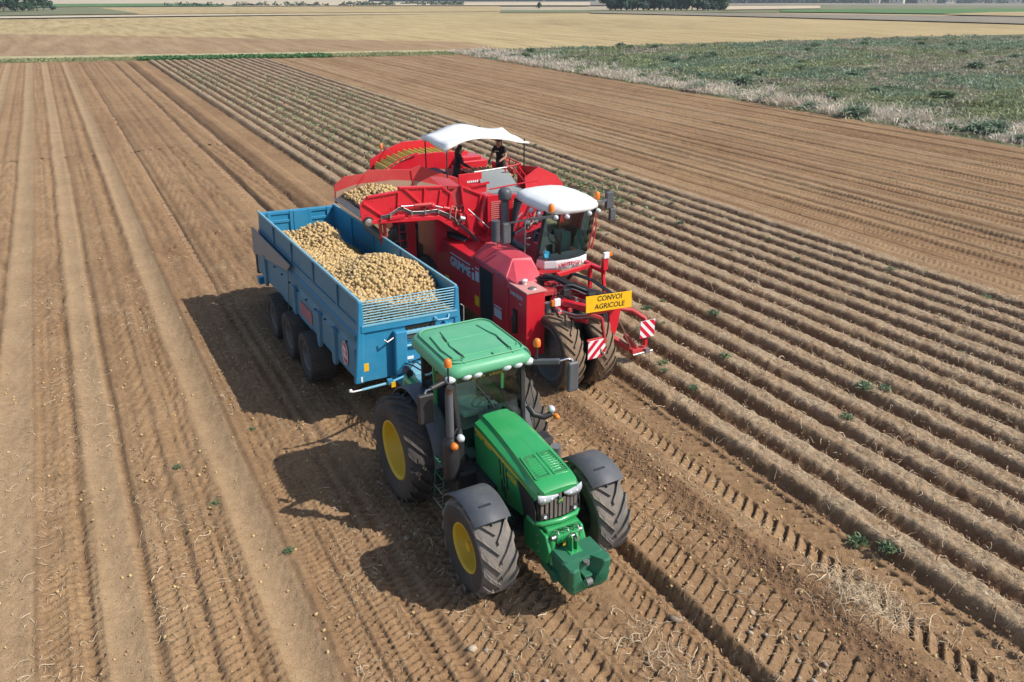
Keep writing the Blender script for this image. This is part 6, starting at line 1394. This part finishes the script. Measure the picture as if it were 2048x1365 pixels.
# green re-growth patches far up the ridges: one mass
n = 3200; cx = rng.integers(0,7,n); CP = np.array([(13.4,88,1.6,9),(18.4,72,2.2,10),(20.2,64,2.0,8),(14.6,58,1.4,8),(16.6,46,1.8,8),(15.4,36,1.6,6),(20.5,31,1.0,2.6)])
X = CP[cx,0]+rng.normal(0,1,n)*CP[cx,2]; Y = CP[cx,1]+rng.normal(0,1,n)*CP[cx,3]; kr = np.floor((X-RX0)/RSP); X = RX0+RSP*(kr+.5)+rng.normal(0,.16,n); kk = (X > RX0)&(X < RX1); X, Y = X[kk], Y[kk]; n = len(X)
t = rng.random(n)[:,None]; V, F, C = blades(np.stack([X,Y,soil_z(X,Y)],1), rdirs(n,.3), .18+.22*rng.random(n), .035+.03*rng.random(n), np.array([.13,.19,.085])*(1-t)+np.array([.23,.29,.14])*t)
tag(np_mesh("potato_regrowth", V, F, M_LEAF, None, False, {"col":C}), "green re-growth patches on the far ridges", "plants", kind="stuff")
# verge at the field end
n = 26000; X = rng.uniform(-14,50,n); dense = ((X > 10)&(X < 33)); Y = field_end(X)+np.where(dense,.3+4.5*rng.random(n),.2+6.5*rng.random(n)); kk = dense | (rng.random(n) < .22+.5*(fbm(X/3,Y/2,301,3) > .52)); X, Y, dense = X[kk], Y[kk], dense[kk]; n = len(X)
t = rng.random(n)[:,None]; g = np.array([.06,.155,.05])*(1-t)+np.array([.11,.24,.085])*t; s2 = np.array([.16,.22,.08])*(1-t)+np.array([.40,.36,.20])*t
V, F, C = blades(np.stack([X,Y,np.zeros(n)],1), rdirs(n,.35), np.where(dense,.40,.28)*(.5+rng.random(n)), np.where(dense,.12,.05)*(.6+.8*rng.random(n)), np.where(dense[:,None],g,s2))
tag(np_mesh("verge_plants", V, F, M_LEAF, None, False, {"col":C}), "green leafy strip along the far end of the field", "plants", kind="stuff")
# fallow land: mixed weeds and dry grass
def fallow_ok(X, Y): return (X > 49.7+.6*vnoise(Y/2,Y*0,5)) & (Y < 111-.13*(X-50)+.02*(X-50)**1.0) & (Y > 3.74+(X-10.2)/1.68-7)
n = 15000; X = 49.6+105*rng.random(n)**1.35; Y = rng.uniform(16,110,n); kk = fallow_ok(X,Y); X, Y = X[kk], Y[kk]; n = len(X)
e1 = np.clip(1.25-(X-50.2)/7.0,0,1); pt = fbm(X/9,Y/5,311,4); pt2 = fbm(X/2.4,Y/1.8,321,3)
kind = np.where(rng.random(n) < e1*1.1*(pt2 > .40), 1, np.where((pt > .53)&(rng.random(n) < .75), 2, 0))
nb = 16; Xb, Yb = np.repeat(X,nb)+rng.normal(0,.28,n*nb), np.repeat(Y,nb)+rng.normal(0,.28,n*nb); kb = np.repeat(kind,nb); tb_ = rng.random(n*nb)[:,None]; tone = np.repeat((.8+.35*rng.random(n))*(.7+.6*fbm(X/4,Y/3,331,3)),nb)[:,None]; wf = np.repeat((fbm(X/3,Y/2,341,3) > .68),nb)
cg = np.array([.185,.24,.135])*(1-tb_)+np.array([.29,.34,.205])*tb_; cs = np.array([.55,.46,.36])*(1-tb_)+np.array([.72,.64,.53])*tb_; cbn = np.array([.30,.26,.19])*(1-tb_)+np.array([.45,.40,.30])*tb_
cg = cg*np.where(np.repeat(fbm(X/12,Y/7,351,3) > .5,nb)[:,None],np.array([.94,1.0,1.08]),np.array([1.1,1.0,.86]))
C0 = np.where((kb == 1)[:,None],cs*(.75+.25*tone),np.where((kb == 2)[:,None],cbn*tone,np.where((wf & (rng.random(n*nb) < .10))[:,None],np.array([.50,.50,.46]),cg*tone)))
hgt = np.where(kb == 1,1.0,np.where(kb == 2,.55,.55))*np.repeat(.15+1.9*np.clip(pt2-.15,0,1),nb)*(.5+.7*rng.random(n*nb))
V, F, C = blades(np.stack([Xb,Yb,np.full(n*nb,-.03)],1), rdirs(n*nb,.55), hgt, np.where(kb == 1,.028,.055)*(.6+.8*rng.random(n*nb)), C0)
tag(np_mesh("fallow_weeds", V, F, M_LEAF, None, False, {"col":C}), "mixed green weeds and pale dry grass over the fallow land", "weeds", kind="stuff")
BUSH = [plant_mesh(420,.55,.75,.05,(.15,.215,.14),(.24,.31,.20),.0), plant_mesh(420,.65,.6,.05,(.16,.225,.145),(.25,.32,.21),.0), plant_mesh(380,.5,.7,.045,(.17,.235,.13),(.26,.33,.19),.0)]
bs_ = [(51.2,58),(51.0,49.5),(51.3,45),(51.0,40.5),(51.4,36.8),(51.2,33.2),(52.0,30.6),(51.5,28.6),(53.5,31.5)]
while len(bs_) < 64:
    x = 52+85*float(rng.random())**1.2; y = float(rng.uniform(26,108))
    if fallow_ok(np.array([x]),np.array([y]))[0]: bs_.append((x,y))
edge_ = sorted(bs_[:9], key=lambda p: p[1]); inner_ = sorted(bs_[9:], key=lambda p: math.hypot(*p))
def place_bush(x, y, label, group):
    o = bpy.data.objects.new("bush", BUSH[int(rng.integers(3))]); col.objects.link(o); s_ = float(rng.uniform(.6,1.3)); o.location = (x,y,-.05); o.scale = (s_*1.25,s_*1.25,s_); o.rotation_euler = (0,0,rng.random()*6.28); tag(o, label, "bush", group)
for i_, (x, y) in enumerate(edge_): place_bush(x, y, "%s bush from the right along the pale grass edge of the fallow land" % ORD[i_], "bushes along the fallow edge")
bands_ = {}
for x, y in inner_: bands_.setdefault(0 if y < 50 else 1 if y < 68 else 2 if y < 86 else 3, []).append((x,y))
for b_, lst in bands_.items():
    for i_, (x, y) in enumerate(sorted(lst, key=lambda p: -math.atan2(p[1],p[0]))): place_bush(x, y, "%s bush from the left in the %s belt of the fallow land" % (ORD[min(i_,23)], ("nearest","second nearest","second farthest","farthest")[b_]), "bushes on the fallow land")
# ================================================================ TREES, HEDGES, VILLAGE
M_BARK = plain("bark", (.10,.075,.055), .9)
def crown_mesh(h, w, nl, ls, c1, c2, seed):
    r = np.random.default_rng(seed); nc = 16
    cc = np.stack([r.normal(0,w*.42,nc), r.normal(0,w*.42,nc), h*(.12+.76*r.random(nc))],1); cr = w*(.30+.25*r.random(nc))*(1.1-.5*np.abs(cc[:,2]/h-.5))
    k = r.integers(0,nc,nl); d = r.normal(size=(nl,3)); d /= np.linalg.norm(d,axis=1)[:,None]; P = cc[k]+d*(cr[k]*r.random(nl)**.35)[:,None]; P[:,2] = np.maximum(P[:,2],.15)
    u = r.normal(size=(nl,3)); u /= np.linalg.norm(u,axis=1)[:,None]; v = np.cross(u,d); v /= np.maximum(np.linalg.norm(v,axis=1)[:,None],1e-3); s = ls*(.5+.9*r.random(nl))[:,None]
    V = np.stack([P-u*s,P+v*s*.6,P+u*s,P-v*s*.6],1).reshape(-1,3); F = np.arange(nl*4).reshape(nl,4)
    cl = r.random(nc)[k][:,None]*.6+.4*r.random(nl)[:,None]; C = np.array(c1)*(1-cl)+np.array(c2)*cl
    o = np_mesh("crown", V, F, M_LEAF, None, False, {"col":np.repeat(C,4,0)}); m = o.data; bpy.data.objects.remove(o); return m
def trunk_mesh(h, r_):
    f = MB(); f.tube([(0,0,-.5),(0,0,h*.25),(.1,.05,h*.55),(.05,.1,h*.8)],[r_,r_*.8,r_*.5,r_*.15],8)
    for k in range(5):
        a = k*1.3; z = h*(.28+.09*k); f.tube([(0.03,0.02,z),(math.cos(a)*h*.13,math.sin(a)*h*.13,z+h*.12),(math.cos(a)*h*.22,math.sin(a)*h*.22,z+h*.2)],[r_*.4,r_*.25,r_*.08],6)
    o = f.build("trunk", M_BARK); m = o.data; bpy.data.objects.remove(o); return m
CROWNS = [crown_mesh(10,3.6,2200,.42,(.035,.085,.042),(.085,.16,.075),s) for s in (1,2)] + [crown_mesh(9,3.3,2100,.42,(.030,.075,.05),(.07,.135,.08),s) for s in (3,4)]
TRUNK = trunk_mesh(10,.28)
rng = np.random.default_rng(77)
def tree(x, y, s, label, group, var=None):
    t = empty("tree", (x,y,float(terrain(np.array([x]),np.array([y]))[0])), label, "tree", group, rz=float(rng.random()*6.28)); t.scale = (s,s,s)
    for nm, me in (("crown", CROWNS[int(rng.integers(4)) if var is None else var]), ("trunk", TRUNK)):
        o = bpy.data.objects.new(nm, me); col.objects.link(o); o.parent = t
    return t
for k in range(22):
    f_ = k/21; x, y = 222+(273-222)*f_, 314+(297-314)*f_; d_ = Vector((x,y)).normalized()
    for row in range(2):
        s_ = float(rng.uniform(.95,1.3))*(.62 if (k in (0,21) and row == 0) else 1); o_ = row*6+float(rng.uniform(1.5,4))
        tree(x+d_.x*o_, y+d_.y*o_, s_, ("%s tree from the left in the front row of the copse behind the stubble" if row == 0 else "%s tree from the left in the back row of the copse behind the stubble") % ORD[k], "trees of the copse behind the stubble")
for q_, (x, y, s_) in enumerate(((-40,452,1.3),(-33,456,1.35),(-26,459,1.3),(-20,462,1.25),(-14,465,1.2),(-8.5,468,1.05),(-4,474,.95),(-.5,480,.75),(2.4,486,.55),(5.5,490,.4),(-30,470,1.3),(-18,476,1.25),(-10,480,1.1))):
    tree(x, y, s_*1.45, ("%s tree from the left in the front row of the wood at far left" % ORD[q_]) if q_ < 10 else ("%s tree from the left in the back row of the wood at far left" % ORD[q_-10]), "trees of the wood at far left")
tree(209.1,353.9,.36,"lone small bushy tree on the far edge of the stubble field","tree standing alone",1)
def hedge(x0, y0, x1, y1, h, label):
    L = math.hypot(x1-x0,y1-y0); n = int(L*9); t = rng.random(n); gap = fbm(t*L/7, t*0, 401, 2) > .33; t = t[gap]; n = len(t)
    X = x0+(x1-x0)*t+rng.normal(0,.7,n); Y = y0+(y1-y0)*t+rng.normal(0,.9,n); Z = terrain(X,Y)+.4+h*rng.random(n)*(.55+.45*np.sin(t*L*.9+np.sin(t*L*.37)*2))
    u = rng.normal(size=(n,3)); u /= np.linalg.norm(u,axis=1)[:,None]; v = np.cross(u, rng.normal(size=(n,3))); v /= np.linalg.norm(v,axis=1)[:,None]; P = np.stack([X,Y,Z],1); s = .75
    V = np.stack([P-u*s,P+v*s*.7,P+u*s,P-v*s*.7],1).reshape(-1,3); F = np.arange(n*4).reshape(n,4); tt = rng.random(n)[:,None]
    e = empty("hedge", (x0,y0,float(terrain(np.array([x0]),np.array([y0]))[0])), label, "hedge")
    V = V-np.array(e.location)
    o = np_mesh("foliage", V, F, M_LEAF, e, False, {"col":np.repeat(np.array([.035,.07,.035])*(1-tt)+np.array([.07,.12,.055])*tt,4,0)})
hedge(81.4,673.4,152.8,655.0,2.6,"leftmost of the dark hedges on the skyline fields")
hedge(152,640,232,606,2.6,"hedge in the middle of the far skyline fields")
hedge(250,600,282,590,2.4,"short hedge right of the middle hedge in the far fields")
hedge(232,716,330,690,2.2,"thin farthest hedge above the stubble field's left half")
# village under dark trees on the right skyline
n = 30000; t = rng.random(n); X = 640+760*t+rng.normal(0,6,n); Y = 735+25*np.sin(t*9)+rng.normal(0,14,n); hgt = 9*(.45+.9*fbm(X/22,Y/22,411,3)); Z = terrain(X,Y)+hgt*rng.random(n)
u = rng.normal(size=(n,3)); u /= np.linalg.norm(u,axis=1)[:,None]; v = np.cross(u, rng.normal(size=(n,3))); v /= np.linalg.norm(v,axis=1)[:,None]; P = np.stack([X,Y,Z],1); tt = rng.random(n)[:,None]
tag(np_mesh("far_wood", np.stack([P-u*1.4,P+v,P+u*1.4,P-v],1).reshape(-1,3), np.arange(n*4).reshape(n,4), M_LEAF, None, False, {"col":np.repeat(np.array([.022,.048,.04])*(1-tt)+np.array([.05,.085,.06])*tt,4,0)}), "far dark wood along the skyline on the right", "wood", kind="stuff")
n = 12000; t = rng.random(n); X = 400+260*t; Y = 1120-140*t+rng.normal(0,12,n); Z = terrain(X,Y)+8*rng.random(n)*(.4+.8*fbm(X/25,Y/25,421,3))
u = rng.normal(size=(n,3)); u /= np.linalg.norm(u,axis=1)[:,None]; v = np.cross(u, rng.normal(size=(n,3))); v /= np.linalg.norm(v,axis=1)[:,None]; P = np.stack([X,Y,Z],1); tt = rng.random(n)[:,None]
tag(np_mesh("far_wood", np.stack([P-u*1.5,P+v,P+u*1.5,P-v],1).reshape(-1,3), np.arange(n*4).reshape(n,4), M_LEAF, None, False, {"col":np.repeat(np.array([.022,.048,.04])*(1-tt)+np.array([.05,.085,.06])*tt,4,0)}), "far dark wood in the middle of the skyline", "wood", kind="stuff")
M_WALL = plain("rendered_wall",(.55,.52,.47),.9); M_SLATE = plain("slate_roof",(.16,.18,.21),.7); M_TILE = plain("red_tile_roof",(.34,.12,.08),.8); M_WIN = plain("far_window",(.05,.06,.07),.2)
def house(x, y, w, d_, h, roof, label, rz):
    z = float(terrain(np.array([x]),np.array([y]))[0]); e = empty("house", (x,y,z), label, "house", "far village houses"); Mx = Matrix.Translation((x,y,z)) @ Matrix.Rotation(rz,4,'Z')
    f = MB(); f.bx(-w/2,w/2,-d_/2,d_/2,-1,h); f.build("wall", M_WALL, e, xf=Mx)
    f = MB(); f.prism([(-d_/2-.4,h),(d_/2+.4,h),(0,h+d_*.45)], 'x', -w/2-.3, w/2+.3); r_ = f.build("roof", roof, e, xf=Mx)
    f = MB(); f.bx(w*.25,w*.25+.8,-.4,.4,h+d_*.3,h+d_*.55); f.build("chimney", M_TILE, r_, xf=Mx)
    for k in range(3):
        f = MB(); xx = -w*.32+k*w*.32; f.bx(xx-.6,xx+.6,-d_/2-.06,-d_/2-.01,h*.35,h*.75); f.build("window", M_WIN, e, xf=Mx)
for x, y, w, d_, h, rf_, lb in ((868,690,11,8,4,M_SLATE,"pale house leftmost in the far village"),(905,688,16,9,5,M_SLATE,"long slate-roofed house left of the red roof in the far village"),(962,690,22,12,5,M_TILE,"red-roofed building in the middle of the far village"),
    (1010,692,13,8,4,M_WALL,"pale-roofed house right of the red roof in the far village"),(1064,692,18,9,5,M_SLATE,"grey-roofed long building in the far village"),(1098,694,12,9,5,M_WALL,"white gabled house near the right end of the far village"),(1150,696,20,10,5,M_SLATE,"rightmost grey barn of the far village")):
    house(x, y, w, d_, h, rf_, lb, R(rng.uniform(-70,-20)))
# ================================================================ HAZE
def haze():
    f = MB(); f.bx(-2600,2600,-300,4400,-56,17); o = f.build("haze", bpy.data.materials.new("haze_air")); m = o.data.materials[0]; m.use_nodes = True; nt = m.node_tree
    nt.nodes.remove(nt.nodes["Principled BSDF"]); v = N(nt, "ShaderNodeVolumePrincipled"); v.inputs["Color"].default_value = (.80,.88,1.0,1); v.inputs["Density"].default_value = .00020; v.inputs["Anisotropy"].default_value = .2
    nt.links.new(v.outputs[0], nt.nodes["Material Output"].inputs["Volume"]); return tag(o, "thin bluish haze over the far fields", "haze", kind="stuff")
haze()
